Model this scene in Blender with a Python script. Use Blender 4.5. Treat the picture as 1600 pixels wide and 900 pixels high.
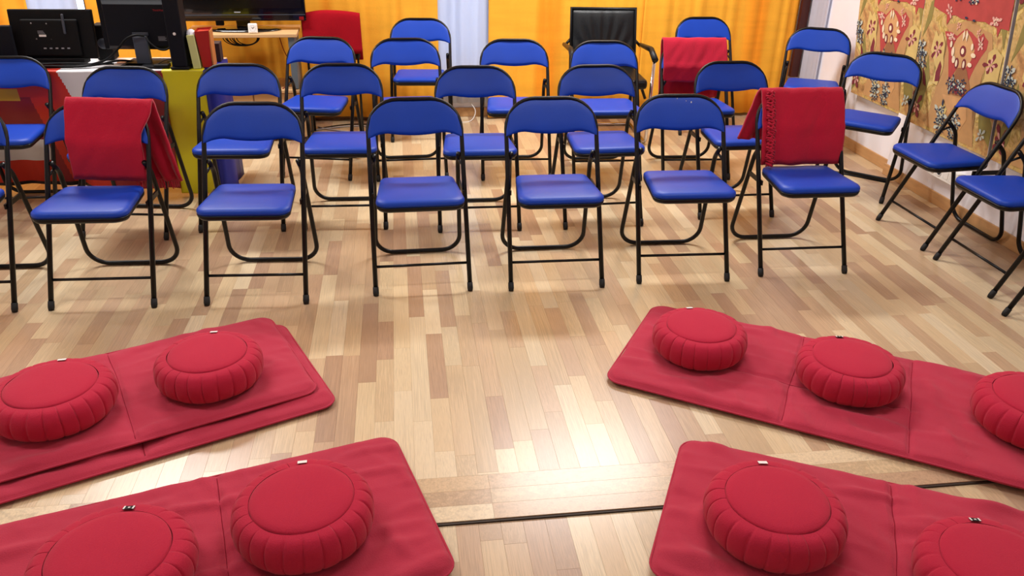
import bpy, bmesh, math, random
from mathutils import Vector, Matrix, noise
PI = math.pi; R = math.radians
random.seed(7)
for o in list(bpy.data.objects): bpy.data.objects.remove(o)
S = bpy.context.scene; COL = S.collection

# ---------------------------------------------------------------- camera, world, lights, exposure
CAM = Vector((0, 0, 1.6301731)); CF = Vector((.12527055, .88599023, -.44646232)); CU = Vector((.04237580, .44481832, .89461777)); CR = CF.cross(CU)
FPX = 1263.858
cd = bpy.data.cameras.new('camera'); cam = bpy.data.objects.new('camera', cd); COL.objects.link(cam)
m = Matrix((CR, CU, -CF)).transposed().to_4x4(); m.translation = CAM; cam.matrix_world = m
cd.sensor_width = 36; cd.lens = FPX / 1600 * 36; cd.clip_start = .05
S.camera = cam
w = bpy.data.worlds.new('world'); S.world = w; w.use_nodes = True
w.node_tree.nodes['Background'].inputs[0].default_value = (.62, .78, 1, 1); w.node_tree.nodes['Background'].inputs[1].default_value = 4.5
def area(name, loc, sx, sy, power, col=(1, .98, .965), rot=(0, 0, 0)):
    l = bpy.data.lights.new(name, 'AREA'); l.shape = 'RECTANGLE'; l.size = sx; l.size_y = sy; l.energy = power; l.color = col
    o = bpy.data.objects.new(name, l); COL.objects.link(o); o.location = loc; o.rotation_euler = rot; return o
for x, y, p in ((1.3, 5.1, 100), (-1.8, 5.1, 95), (1.3, 2.4, 34), (-1.8, 2.4, 34), (-.2, -.9, 10)):  # last one, behind the camera, is added fill with no known fixture
    area('ceiling_lamp_light', (x, y, 2.66), 1.25, .34, p)
S.view_settings.view_transform = 'Standard'; S.view_settings.look = 'None'; S.view_settings.gamma = 1; S.view_settings.use_curve_mapping = False
S.view_settings.exposure = -.35

def px_of(p):
    d = Vector(p) - CAM; k = d.dot(CF)
    if k < .05: return None
    return 800 + FPX * d.dot(CR) / k, 450 - FPX * d.dot(CU) / k, k

# ---------------------------------------------------------------- helpers
def tag(o, label=None, cat=None, group=None, kind=None):
    if label: o['label'] = label
    if cat: o['category'] = cat
    if group: o['group'] = group
    if kind: o['kind'] = kind
    return o
def thing(name, label, cat, loc=(0, 0, 0), rz=0, group=None):
    o = bpy.data.objects.new(name, None); COL.objects.link(o); o.location = loc; o.rotation_euler = (0, 0, rz); o.empty_display_size = .05
    return tag(o, label, cat, group)
def mesh(name, V, F, mat, parent=None, smooth=False, loc=None):
    me = bpy.data.meshes.new(name); me.from_pydata([tuple(v) for v in V], [], F); me.update()
    if isinstance(mat, (list, tuple)):
        for q in mat: me.materials.append(q)
    else: me.materials.append(mat)
    if smooth:
        for p in me.polygons: p.use_smooth = True
    o = bpy.data.objects.new(name, me); COL.objects.link(o)
    if parent: o.parent = parent
    if loc: o.location = loc
    return o
class MB:
    """collects shapes into one mesh"""
    def __init__(s): s.V = []; s.F = []; s.M = []; s.sm = []
    def add(s, V, F, sm=False, mi=0):
        b = len(s.V); s.V += [tuple(v) for v in V]; s.F += [tuple(i + b for i in f) for f in F]; s.sm += [sm] * len(F); s.M += [mi] * len(F); return s
    def box(s, x0, x1, y0, y1, z0, z1, bev=0, mi=0, T=None):
        if bev <= 0:
            V = [(x, y, z) for x in (x0, x1) for y in (y0, y1) for z in (z0, z1)]
            F = [(0, 1, 3, 2), (4, 6, 7, 5), (0, 4, 5, 1), (2, 3, 7, 6), (0, 2, 6, 4), (1, 5, 7, 3)]
        else:
            bm = bmesh.new(); bmesh.ops.create_cube(bm, size=1)
            for v in bm.verts: v.co = Vector(((x0 + x1) / 2 + v.co.x * (x1 - x0), (y0 + y1) / 2 + v.co.y * (y1 - y0), (z0 + z1) / 2 + v.co.z * (z1 - z0)))
            bmesh.ops.bevel(bm, geom=bm.edges[:], offset=bev, segments=2, affect='EDGES', profile=.5)
            bm.verts.index_update(); V = [v.co.copy() for v in bm.verts]; F = [[v.index for v in f.verts] for f in bm.faces]; bm.free()
        if T is not None: V = [T @ Vector(v) for v in V]
        return s.add(V, F, False, mi)
    def tube(s, pts, r, n=10, closed=False, caps=True, mi=0):
        P = [Vector(p) for p in pts]; N = len(P); V = []; F = []
        tan = []
        for i in range(N):
            a = P[(i - 1) % N] if (closed or i > 0) else P[i]; b = P[(i + 1) % N] if (closed or i < N - 1) else P[i]
            tan.append((b - a).normalized())
        up = tan[0].orthogonal().normalized()
        for i in range(N):
            up = (up - tan[i] * up.dot(tan[i])).normalized(); sd = tan[i].cross(up)
            rr = r[i] if isinstance(r, (list, tuple)) else r
            for k in range(n):
                a = 2 * PI * k / n; V.append(P[i] + (up * math.cos(a) + sd * math.sin(a)) * rr)
        for i in range(N if closed else N - 1):
            j = (i + 1) % N
            for k in range(n): F.append((i * n + k, i * n + (k + 1) % n, j * n + (k + 1) % n, j * n + k))
        if caps and not closed: F.append(tuple(range(n))[::-1]); F.append(tuple((N - 1) * n + k for k in range(n)))
        return s.add(V, F, True, mi)
    def lathe(s, prof, c=(0, 0, 0), n=24, mi=0):
        V = []; F = []
        for (r, z) in prof:
            for k in range(n):
                a = 2 * PI * k / n; V.append((c[0] + r * math.cos(a), c[1] + r * math.sin(a), c[2] + z))
        for i in range(len(prof) - 1):
            for k in range(n): F.append((i * n + k, i * n + (k + 1) % n, (i + 1) * n + (k + 1) % n, (i + 1) * n + k))
        return s.add(V, F, True, mi)
    def build(s, name, mat, parent=None):
        me = bpy.data.meshes.new(name); me.from_pydata(s.V, [], s.F); me.update()
        for q in (mat if isinstance(mat, (list, tuple)) else [mat]): me.materials.append(q)
        for p, a, b in zip(me.polygons, s.sm, s.M): p.use_smooth = a; p.material_index = b
        o = bpy.data.objects.new(name, me); COL.objects.link(o)
        if parent: o.parent = parent
        return o
def fillet(pts, rad, n=6):
    P = [Vector(p) for p in pts]; out = [P[0]]
    for i in range(1, len(P) - 1):
        r = rad[i - 1] if isinstance(rad, (list, tuple)) else rad
        a = (P[i - 1] - P[i]); b = (P[i + 1] - P[i]); la, lb = a.length, b.length; a.normalize(); b.normalize()
        ang = a.angle(b); t = min(r / math.tan(ang / 2), la * .49, lb * .49); rr = t * math.tan(ang / 2)
        c = P[i] + (a + b).normalized() * (rr / math.sin(ang / 2)); s0 = P[i] + a * t - c; s1 = P[i] + b * t - c
        th = s0.angle(s1)
        for k in range(n + 1):
            f = k / n; out.append(c + (s0 * math.sin((1 - f) * th) + s1 * math.sin(f * th)) / math.sin(th))
    out.append(P[-1]); return out
def copy_tree(o, parent=None, loc=None, rz=None):
    c = o.copy(); COL.objects.link(c); c.parent = parent
    if loc is not None: c.location = loc; c.rotation_euler = (0, 0, rz)
    for ch in o.children: copy_tree(ch, c)
    return c
def lerp(a, b, t): return a + (b - a) * t
def sstep(t): t = max(0, min(1, t)); return t * t * (3 - 2 * t)
def nz(x, y, z=0): return noise.noise(Vector((x, y, z)))

# ---------------------------------------------------------------- materials
def srgb(r, g, b):
    f = lambda c: ((c / 255) / 12.92 if c / 255 <= .04045 else ((c / 255 + .055) / 1.055) ** 2.4)
    return (f(r), f(g), f(b), 1)
def mat(name, col, rough=.5, metal=0, bump=None, var=.0, vscale=6, coat=0, sheen=0, spec=.5, stretch=(1, 1, 1)):
    """bump = (scale, strength); var = brightness variation"""
    m = bpy.data.materials.new(name); m.use_nodes = True; nt = m.node_tree; N = nt.nodes; L = nt.links; b = N['Principled BSDF']
    b.inputs['Base Color'].default_value = col; b.inputs['Roughness'].default_value = rough; b.inputs['Metallic'].default_value = metal
    b.inputs['Coat Weight'].default_value = coat; b.inputs['Sheen Weight'].default_value = sheen; b.inputs['Specular IOR Level'].default_value = spec
    tc = N.new('ShaderNodeTexCoord'); mp = N.new('ShaderNodeMapping'); mp.inputs['Scale'].default_value = stretch; L.new(tc.outputs['Object'], mp.inputs['Vector'])
    if var > 0:
        n = N.new('ShaderNodeTexNoise'); n.inputs['Scale'].default_value = vscale; n.inputs['Detail'].default_value = 5; L.new(mp.outputs['Vector'], n.inputs['Vector'])
        r = N.new('ShaderNodeMapRange'); r.inputs['From Min'].default_value = .3; r.inputs['From Max'].default_value = .7; r.inputs['To Min'].default_value = 1 - var; r.inputs['To Max'].default_value = 1 + var
        L.new(n.outputs['Fac'], r.inputs['Value'])
        h = N.new('ShaderNodeHueSaturation'); h.inputs['Color'].default_value = col; L.new(r.outputs[0], h.inputs['Value']); L.new(h.outputs[0], b.inputs['Base Color'])
    if bump:
        n = N.new('ShaderNodeTexNoise'); n.inputs['Scale'].default_value = bump[0]; n.inputs['Detail'].default_value = 4; L.new(mp.outputs['Vector'], n.inputs['Vector'])
        bp = N.new('ShaderNodeBump'); bp.inputs['Strength'].default_value = bump[1]; bp.inputs['Distance'].default_value = .004; L.new(n.outputs['Fac'], bp.inputs['Height']); L.new(bp.outputs[0], b.inputs['Normal'])
    return m
M = {}
M['black_metal'] = mat('black_powder_coated_metal', srgb(7, 7, 9), .36, 0, coat=.0, spec=.3)
M['rubber'] = mat('black_rubber', srgb(14, 14, 15), .7)
M['blue'] = mat('blue_vinyl', srgb(0, 60, 172), .45, bump=(380, .12), var=.05, vscale=9, spec=.35)
M['blue_side'] = mat('dark_underside', srgb(10, 12, 22), .6)
M['red'] = mat('red_cotton', srgb(182, 52, 74), .9, bump=(300, .35), var=.05, vscale=3, sheen=.12, spec=.15)
M['red_cush'] = mat('red_cushion_cotton', srgb(184, 34, 62), .9, bump=(320, .3), var=.04, vscale=4, sheen=.1, spec=.2)
M['red_shawl'] = mat('crimson_shawl_fleece', srgb(174, 24, 50), .95, bump=(240, .4), var=.05, vscale=5, sheen=.15, spec=.15)
M['dark_red'] = mat('dark_red_cloth', srgb(128, 10, 16), .9, bump=(150, .2), var=.08, spec=.2)
M['red_cover'] = mat('dark_crimson_cloth', srgb(150, 15, 28), .95, bump=(240, .4), var=.06, spec=.1)
M['seam'] = mat('dark_red_thread', srgb(132, 24, 42), .9, spec=.1)
M['white_tag'] = mat('white_woven_tag', srgb(235, 232, 228), .8)
M['black_tag'] = mat('black_woven_tag', srgb(20, 18, 20), .8)
M['orange'] = mat('orange_curtain_cloth', srgb(255, 180, 52), .85, bump=(90, .5), var=.07, vscale=3, spec=.2, stretch=(1, 1, 7))
M['orange_deep'] = mat('deep_orange_curtain_cloth', srgb(238, 122, 12), .85, bump=(90, .5), var=.07, vscale=3, spec=.2, stretch=(1, 1, 7))
def two_tone(name, c1, c2):
    m = M['orange']; nt = m.node_tree; N = nt.nodes; L = nt.links; h = [n for n in N if n.type == 'HUE_SAT'][0]
    tc = [n for n in N if n.type == 'TEX_COORD'][0]; mp = N.new('ShaderNodeMapping'); mp.inputs['Scale'].default_value = (1, .2, .04); L.new(tc.outputs['Object'], mp.inputs[0])
    n = N.new('ShaderNodeTexNoise'); n.inputs['Scale'].default_value = 3.2; n.inputs['Detail'].default_value = 3; L.new(mp.outputs[0], n.inputs['Vector'])
    r = N.new('ShaderNodeValToRGB'); r.color_ramp.elements[0].position = .54; r.color_ramp.elements[0].color = c1; r.color_ramp.elements[1].position = .68; r.color_ramp.elements[1].color = c2
    L.new(n.outputs[0], r.inputs[0]); L.new(r.outputs[0], h.inputs['Color'])
two_tone('orange', srgb(255, 184, 58), srgb(250, 146, 30))
M['brown_wood'] = mat('dark_brown_wood', srgb(72, 26, 16), .4, var=.15, vscale=8, stretch=(6, 6, 1))
M['white_wall'] = mat('white_wall_paint', srgb(240, 238, 244), .8, bump=(60, .15), var=.02)
M['ceiling'] = mat('white_ceiling_paint', srgb(235, 233, 230), .9, var=.02)
M['baseboard'] = mat('beech_baseboard', srgb(196, 150, 100), .45, var=.12, vscale=6, stretch=(8, 1, 8))
M['desk_wood'] = mat('light_oak_board', srgb(205, 166, 118), .45, var=.1, vscale=5, stretch=(1, 8, 8))
M['desk_grey'] = mat('grey_metal_leg', srgb(92, 104, 114), .45)
M['plastic'] = mat('black_plastic', srgb(7, 7, 9), .6, bump=(300, .1), spec=.2)
M['plastic_blue'] = mat('blue_black_plastic', srgb(8, 11, 20), .62, bump=(300, .1), spec=.2)
M['gloss_black'] = mat('glossy_black_plastic', srgb(5, 5, 6), .12, coat=.6)
M['screen'] = mat('dark_screen', srgb(4, 4, 6), .2)
M['grey_plastic'] = mat('dark_grey_plastic', srgb(58, 64, 76), .45)
M['chrome'] = mat('chrome', srgb(215, 215, 220), .15, 1)
M['screw'] = mat('steel_screw', srgb(190, 190, 190), .3, .8)
M['white_plastic'] = mat('white_plastic', srgb(238, 236, 230), .4)
M['red_mark'] = mat('red_print', srgb(170, 24, 30), .6)
M['grey_mark'] = mat('grey_print', srgb(150, 152, 158), .6)
M['leather'] = mat('black_leather', srgb(9, 14, 18), .4, bump=(160, .3), spec=.35)
M['f_red'] = mat('red_orange_satin', srgb(190, 38, 12), .5, var=.08)
M['f_maroon'] = mat('maroon_satin', srgb(128, 12, 20), .5, var=.08)
M['f_white'] = mat('white_satin', srgb(205, 205, 208), .45, var=.04)
M['f_yellow'] = mat('yellow_satin', srgb(206, 196, 14), .45, var=.05)
M['f_ochre'] = mat('ochre_satin', srgb(190, 150, 30), .5, var=.05)
M['f_blue'] = mat('navy_blue_satin', srgb(8, 26, 130), .5, var=.08)
M['f_black'] = mat('black_satin', srgb(16, 10, 12), .5)
M['bag_green'] = mat('pale_green_card', srgb(196, 200, 130), .6)
M['bag_red'] = mat('red_gift_paper', srgb(176, 28, 18), .5, var=.12)
M['bag_gold'] = mat('tan_card_edge', srgb(190, 120, 60), .6)
M['tissue'] = mat('white_tissue_paper', srgb(232, 234, 245), .8)
M['dark_box'] = mat('dark_brown_card', srgb(44, 30, 34), .6)
M['pink_paper'] = mat('peach_paper', srgb(238, 186, 160), .7)
M['strap_grey'] = mat('grey_edge', srgb(176, 172, 172), .5)
M['dark_gap'] = mat('dark_joint', srgb(52, 40, 30), .6)
M['subfloor'] = mat('brown_joint_filler', srgb(160, 125, 90), .7)

def cloth_sheer():
    m = bpy.data.materials.new('white_sheer_cloth'); m.use_nodes = True; nt = m.node_tree; N = nt.nodes; L = nt.links
    for n in list(N): N.remove(n)
    out = N.new('ShaderNodeOutputMaterial'); d = N.new('ShaderNodeBsdfDiffuse'); t = N.new('ShaderNodeBsdfTranslucent'); a = N.new('ShaderNodeMixShader')
    d.inputs[0].default_value = srgb(226, 229, 240); t.inputs[0].default_value = srgb(225, 234, 250); a.inputs[0].default_value = .45
    nn = N.new('ShaderNodeTexNoise'); nn.inputs['Scale'].default_value = 120; bp = N.new('ShaderNodeBump'); bp.inputs['Strength'].default_value = .2; bp.inputs['Distance'].default_value = .003
    L.new(nn.outputs[0], bp.inputs['Height']); L.new(bp.outputs[0], d.inputs['Normal'])
    L.new(d.outputs[0], a.inputs[1]); L.new(t.outputs[0], a.inputs[2]); L.new(a.outputs[0], out.inputs[0]); return m
M['sheer'] = cloth_sheer()
def glass():
    m = bpy.data.materials.new('window_glass'); m.use_nodes = True; b = m.node_tree.nodes['Principled BSDF']
    b.inputs['Transmission Weight'].default_value = 1; b.inputs['Roughness'].default_value = .05; b.inputs['IOR'].default_value = 1.45; b.inputs['Base Color'].default_value = (.95, .98, 1, 1); return m
M['glass'] = glass()

def floor_mat():
    """laminate oak: per-plank tone from a colour attribute, grain along the plank's length"""
    m = bpy.data.materials.new('laminate_plank'); m.use_nodes = True; nt = m.node_tree; N = nt.nodes; L = nt.links; b = N['Principled BSDF']
    at = N.new('ShaderNodeAttribute'); at.attribute_name = 'tone'
    uv = N.new('ShaderNodeUVMap'); sep = N.new('ShaderNodeSeparateColor'); L.new(at.outputs['Color'], sep.inputs[0])
    ramp = N.new('ShaderNodeValToRGB'); e = ramp.color_ramp.elements
    e[0].position = 0; e[0].color = srgb(178, 144, 116); e[1].position = 1; e[1].color = srgb(224, 205, 170)
    for p, c in ((.25, srgb(192, 160, 128)), (.5, srgb(206, 178, 140)), (.75, srgb(216, 192, 152))):
        x = e.new(p); x.color = c
    L.new(sep.outputs[0], ramp.inputs[0])
    # grain: noise stretched along the plank, offset per plank
    comb = N.new('ShaderNodeCombineXYZ'); mul = N.new('ShaderNodeMath'); mul.operation = 'MULTIPLY'; mul.inputs[1].default_value = 37; L.new(sep.outputs[1], mul.inputs[0]); L.new(mul.outputs[0], comb.inputs[2])
    ad = N.new('ShaderNodeVectorMath'); ad.operation = 'ADD'; L.new(uv.outputs[0], ad.inputs[0]); L.new(comb.outputs[0], ad.inputs[1])
    def noi(sx, sy, sc, det, dist=0):
        mp = N.new('ShaderNodeMapping'); mp.inputs['Scale'].default_value = (sx, sy, 1); L.new(ad.outputs[0], mp.inputs[0])
        n = N.new('ShaderNodeTexNoise'); n.inputs['Scale'].default_value = sc; n.inputs['Detail'].default_value = det; n.inputs['Distortion'].default_value = dist; L.new(mp.outputs[0], n.inputs['Vector']); return n
    n1 = noi(14, 1, 9, 6, .3); 
    mp = N.new('ShaderNodeMapping'); mp.inputs['Scale'].default_value = (1, .13, 1); L.new(ad.outputs[0], mp.inputs[0])
    wv = N.new('ShaderNodeTexWave'); wv.wave_type = 'RINGS'; wv.inputs['Scale'].default_value = 22; wv.inputs['Distortion'].default_value = 5; wv.inputs['Detail'].default_value = 2; wv.inputs['Detail Scale'].default_value = 1.2; L.new(mp.outputs[0], wv.inputs['Vector'])
    mx = N.new('ShaderNodeMath'); mx.operation = 'MULTIPLY_ADD'; L.new(wv.outputs['Fac'], mx.inputs[0]); mx.inputs[1].default_value = .34; L.new(n1.outputs['Fac'], mx.inputs[2])
    r = N.new('ShaderNodeMapRange'); r.inputs['From Min'].default_value = .35; r.inputs['From Max'].default_value = .9; r.inputs['To Min'].default_value = 1.12; r.inputs['To Max'].default_value = .80; L.new(mx.outputs[0], r.inputs[0])
    h = N.new('ShaderNodeHueSaturation'); L.new(ramp.outputs[0], h.inputs['Color']); L.new(r.outputs[0], h.inputs['Value']); L.new(h.outputs[0], b.inputs['Base Color'])
    b.inputs['Roughness'].default_value = .3; b.inputs['Coat Weight'].default_value = .3; b.inputs['Coat Roughness'].default_value = .22
    bp = N.new('ShaderNodeBump'); bp.inputs['Strength'].default_value = .12; bp.inputs['Distance'].default_value = .001; L.new(n1.outputs['Fac'], bp.inputs['Height']); L.new(bp.outputs[0], b.inputs['Normal'])
    return m
M['plank'] = floor_mat()
def tapestry_mat():
    m = bpy.data.materials.new('ochre_tapestry'); m.use_nodes = True; nt = m.node_tree; N = nt.nodes; L = nt.links; b = N['Principled BSDF']; b.inputs['Roughness'].default_value = .85
    tc = N.new('ShaderNodeTexCoord')
    n = N.new('ShaderNodeTexNoise'); n.inputs['Scale'].default_value = 5; n.inputs['Detail'].default_value = 4; n.inputs['Distortion'].default_value = 2.2; L.new(tc.outputs['Object'], n.inputs['Vector'])
    r = N.new('ShaderNodeValToRGB'); e = r.color_ramp.elements; e[0].position = .3; e[0].color = srgb(150, 112, 66); e[1].position = .75; e[1].color = srgb(222, 206, 150)
    for p, c in ((.4, srgb(192, 146, 92)), (.47, srgb(200, 168, 104)), (.53, srgb(206, 178, 114)), (.56, srgb(176, 146, 74)), (.6, srgb(216, 192, 112))):
        x = e.new(p); x.color = c
    L.new(n.outputs['Fac'], r.inputs[0])
    v = N.new('ShaderNodeTexNoise'); v.inputs['Scale'].default_value = 16; v.inputs['Distortion'].default_value = 3; L.new(tc.outputs['Object'], v.inputs['Vector'])
    rr = N.new('ShaderNodeMapRange'); rr.inputs['From Min'].default_value = .35; rr.inputs['From Max'].default_value = .65; rr.inputs['To Min'].default_value = .82; rr.inputs['To Max'].default_value = 1.1; L.new(v.outputs[0], rr.inputs[0])
    h = N.new('ShaderNodeHueSaturation'); L.new(r.outputs[0], h.inputs['Color']); L.new(rr.outputs[0], h.inputs['Value']); L.new(h.outputs[0], b.inputs['Base Color'])
    return m
M['tapestry'] = tapestry_mat()
for k, c in dict(t_red=(178, 70, 66), t_tan=(190, 148, 98), t_orange=(206, 160, 108), t_maroon=(122, 44, 52), t_cream=(238, 222, 190), t_pink=(226, 170, 158), t_navy=(38, 52, 78), t_sky=(188, 198, 186), t_green=(142, 132, 70), t_yellow=(212, 188, 118), t_brown=(150, 104, 68)).items():
    M[k] = mat('printed_' + k[2:], srgb(*c), .85, var=.1, vscale=14)

# ---------------------------------------------------------------- the setting
XR = 3.125; XN = 3.07; YB = 6.25; XL = -4.2; YF = -2.2; ZC = 2.7
def struct(name, mb, m): return tag(mb.build(name, m), kind='structure')
fl = MB(); fl.box(XL - .1, XR + .3, YF - .1, YB + .1, -.12, -.012)
floor = struct('floor', fl, M['subfloor'])
# floor strips: a long field laid away from the camera, a three-strip border course across it, and a slightly lower field nearer
SW = .0642
strips = []          # (x0,x1,y0,y1,z,along)
x = .056 - SW * 70
while x < XR - .001:
    if x > XL:
        y = 1.965 - random.uniform(0, .45)
        while y < YB:
            l = random.choice((.3, .4, .46, .54, .62, .74)); strips.append((x, min(x + SW, XR), max(y, 1.965), min(y + l, YB), 0, 1)) if y + l > 1.9655 else None; y += l
    x += SW
yb = [1.771, 1.771 + SW, 1.771 + 2 * SW, 1.965]
for i in range(3):
    y0, y1 = yb[i], yb[i + 1]
    x = -3.95 - [.31, .0, .17][i]
    brk = [-4.1, -3.4, -2.9, -2.2, -1.6, -1.0, -.45, .214, .85 if i == 1 else .99, 1.3 + .12 * i, 1.75 - .1 * i, 2.2 + .1 * i, 2.6, XR]
    for a, b_ in zip(brk[:-1], brk[1:]): strips.append((a, b_, y0, y1, 0, 0))
x = .101 - SW * 66
while x < XR - .001:
    if x > XL:
        y = 1.77 + random.uniform(0, .4)
        while y > YF:
            l = random.choice((.3, .4, .46, .54, .62)); 
            if y - l < 1.762: strips.append((x, min(x + SW, XR), max(y - l, YF), min(y, 1.763), -.008, 1))
            y -= l
    x += SW
def plank_geo(s, V, F, UV, TN):
    x0, x1, y0, y1, z, al = s; g = .0001; b = .0004; zt = z; zb = z - .006
    t = random.random(); t = (t ** .8); q = random.random(); n = len(V)
    A = [(x0 + g, y0 + g, zb), (x1 - g, y0 + g, zb), (x1 - g, y1 - g, zb), (x0 + g, y1 - g, zb)]
    B = [(x0 + b, y0 + b, zt), (x1 - b, y0 + b, zt), (x1 - b, y1 - b, zt), (x0 + b, y1 - b, zt)]
    C = [(x0 + g, y0 + g, zt - .0004), (x1 - g, y0 + g, zt - .0004), (x1 - g, y1 - g, zt - .0004), (x0 + g, y1 - g, zt - .0004)]
    V += A + C + B
    for f in [(8, 9, 10, 11)] + [(k, (k + 1) % 4, 4 + (k + 1) % 4, 4 + k) for k in range(4)] + [(4 + k, 4 + (k + 1) % 4, 8 + (k + 1) % 4, 8 + k) for k in range(4)]:
        F.append(tuple(i + n for i in f))
        for i in f:
            v = (A + C + B)[i]; UV.append((v[0], v[1]) if al else (v[1], v[0])); TN.append((t, q, 0, 1))
def plank_obj(name, ss, parent):
    V, F, UV, TN = [], [], [], []
    for s in ss: plank_geo(s, V, F, UV, TN)
    me = bpy.data.meshes.new(name); me.from_pydata(V, [], F)
    uvl = me.uv_layers.new(name='UVMap'); ca = me.color_attributes.new('tone', 'FLOAT_COLOR', 'CORNER')
    uvl.data.foreach_set('uv', [c for u in UV for c in u]); ca.data.foreach_set('color', [c for u in TN for c in u])
    me.materials.append(M['plank']); o = bpy.data.objects.new(name, me); COL.objects.link(o); o.parent = parent; return o
def score(s):
    p = px_of(((s[0] + s[1]) / 2, (s[2] + s[3]) / 2, 0)); best = 0
    if not p: return 0
    pts = [px_of((a, b, 0)) for a in s[0:2] for b in s[2:4]]
    if any(q is None for q in pts): return 0
    if not any(0 <= q[0] <= 1600 and 0 <= q[1] <= 900 for q in pts + [p]): return 0
    return (s[1] - s[0]) * (s[3] - s[2]) / p[2] ** 3
strips.sort(key=score, reverse=True)
for s in strips[:300]: plank_obj('plank', [s], floor)
tag(plank_obj('far_planks', strips[300:], floor), kind='stuff')
struct('trim_1', MB().box(XL, XR, 1.7635, 1.7705, -.012, -.003), M['dark_gap'])
# walls
WIN = [(-2.75, -2.10, .32, 2.2), (.12, .74, .32, 2.2), (2.1, 3.03, .32, 2.2)]
bw = MB(); xs = XL - .1
for (a, b, z0, z1) in WIN:
    bw.box(xs, a, YB, YB + .15, 0, ZC); bw.box(a, b, YB, YB + .15, 0, z0); bw.box(a, b, YB, YB + .15, z1, ZC); xs = b
bw.box(xs, XR + .3, YB, YB + .15, 0, ZC)
struct('wall_back', bw, M['white_wall'])
for i, (a, b, z0, z1) in enumerate(WIN):
    r = thing('window_%d' % (i + 1), None, None, (a, YB, z0)); r['kind'] = 'structure'
    fw = .055; W_ = b - a; H_ = z1 - z0
    f = MB(); f.box(0, fw, -.025, .07, 0, H_, .004); f.box(W_ - fw, W_, -.025, .07, 0, H_, .004); f.box(fw, W_ - fw, -.02, .07, 0, fw, .004); f.box(fw, W_ - fw, -.02, .07, H_ - fw, H_, .004)
    f.build('window_frame', M['brown_wood'], r)
    MB().box(fw, W_ - fw, .03, .036, fw, H_ - fw).build('pane', M['glass'], r)
struct('wall_right', MB().box(XR, XR + .15, 4.64, YB, 0, ZC).box(XN, XR + .15, YF, 4.64, 0, ZC), M['white_wall'])
struct('wall_left', MB().box(XL - .1, XL, YF, YB, 0, ZC), M['white_wall'])
struct('wall_front', MB().box(XL - .1, XR + .15, YF - .1, YF, 0, ZC), M['white_wall'])
struct('ceiling', MB().box(XL - .1, XR + .15, YF - .1, YB + .15, ZC, ZC + .1), M['ceiling'])
struct('baseboard_right', MB().box(XR - .012, XR, 4.64, YB - .012, 0, .072, .003).box(XN - .012, XN, YF, 4.652, 0, .072, .003), M['baseboard'])
struct('baseboard_back', MB().box(XL, XR - .012, YB - .012, YB, 0, .072, .003), M['baseboard'])
for x, y, wh in ((1.3, 5.1, 'over the right rear chairs'), (-1.8, 5.1, 'over the table with monitors'), (1.3, 2.4, 'over the right floor mats'), (-1.8, 2.4, 'over the left floor mats'), (-.2, -.9, 'added as fill behind the camera')):  # housing behind the camera only goes with the added fill lamp
    t = thing('ceiling_light', 'x', 'lamp', (x, y, ZC), 0, 'long ceiling lamps')
    t['label'] = 'long white ceiling lamp ' + wh
    MB().box(-.66, .66, -.2, .2, -.035, 0, .005).build('housing', M['white_plastic'], t)

# ---------------------------------------------------------------- curtains
def curtain(name, label, x0, x1, y, z0, z1, amp, seed, m, axis='x', step=.018, flat=.0, hemr=.01):
    n = int((x1 - x0) / step); nzv = 14; V = []; F = []
    def off(s, z):
        f = (math.sin(s * 23 + 3 * nz(s * 1.7, seed)) + .6 * math.sin(s * 51 + 4 * nz(s * 2.3, seed + 5))) * (.5 + .5 * nz(s * 1.1, seed + 9))
        sharp = 2.2 * max(0, nz(s * 6.5, seed + 2, z * .15)) ** 1.5
        return amp * (f * (1 - flat) + sharp + .5 * nz(s * 3, seed + 3, z * .8))
    for j in range(nzv + 1):
        z = lerp(z0, z1, j / nzv)
        for i in range(n + 1):
            s = lerp(x0, x1, i / n); o = -abs(off(s, z)) * lerp(1.15, .8, j / nzv)
            zz = z + (hemr * nz(s * 3, seed + 7) if j == 0 else 0)
            V.append((s, y + o, zz) if axis == 'x' else (y + o, s, zz))
    for j in range(nzv):
        for i in range(n):
            a = j * (n + 1) + i; F.append((a, a + 1, a + n + 2, a + n + 1))
    o = mesh(name, V, F, m, smooth=True); md = o.modifiers.new('thick', 'SOLIDIFY'); md.thickness = .002
    return tag(o, label, 'curtain')
curtain('orange_curtain', 'orange curtain at far left behind the monitors, beside the white net', -4.1, -2.5, 6.17, .03, 2.4, .018, 1, M['orange'])
curtain('orange_curtain', 'wide orange curtain behind the television and the left back chairs', -2.125, .285, 6.165, .035, 2.4, .018, 12, M['orange'])
curtain('orange_curtain', 'orange curtain behind the black armchair, right of the white net', .655, 1.87, 6.165, .015, 2.4, .014, 25, M['orange'])
curtain('orange_curtain', 'orange curtain behind the far right chairs, beside the dark wooden frame', 1.82, 3.035, 6.14, .025, 2.4, .018, 33, M['orange'])
curtain('net_curtain', 'white net curtain behind the leftmost monitor', -2.6, -2.185, 6.2, .12, 2.4, .014, 3, M['sheer'])
curtain('net_curtain', 'white net curtain between the two wide orange curtains', .24, .70, 6.205, .12, 2.4, .022, 4, M['sheer'], step=.008)
curtain('net_curtain', 'narrow pale net curtain in the corner beside the tapestries', 5.81, 6.08, 3.115, .1, 2.4, .01, 6, M['sheer'], axis='y', step=.01)
cas = MB().box(3.042, 3.108, 6.10, 6.145, .31, 2.3, .005)
tag(cas.build('trim_2', M['brown_wood']), kind='structure')

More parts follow.
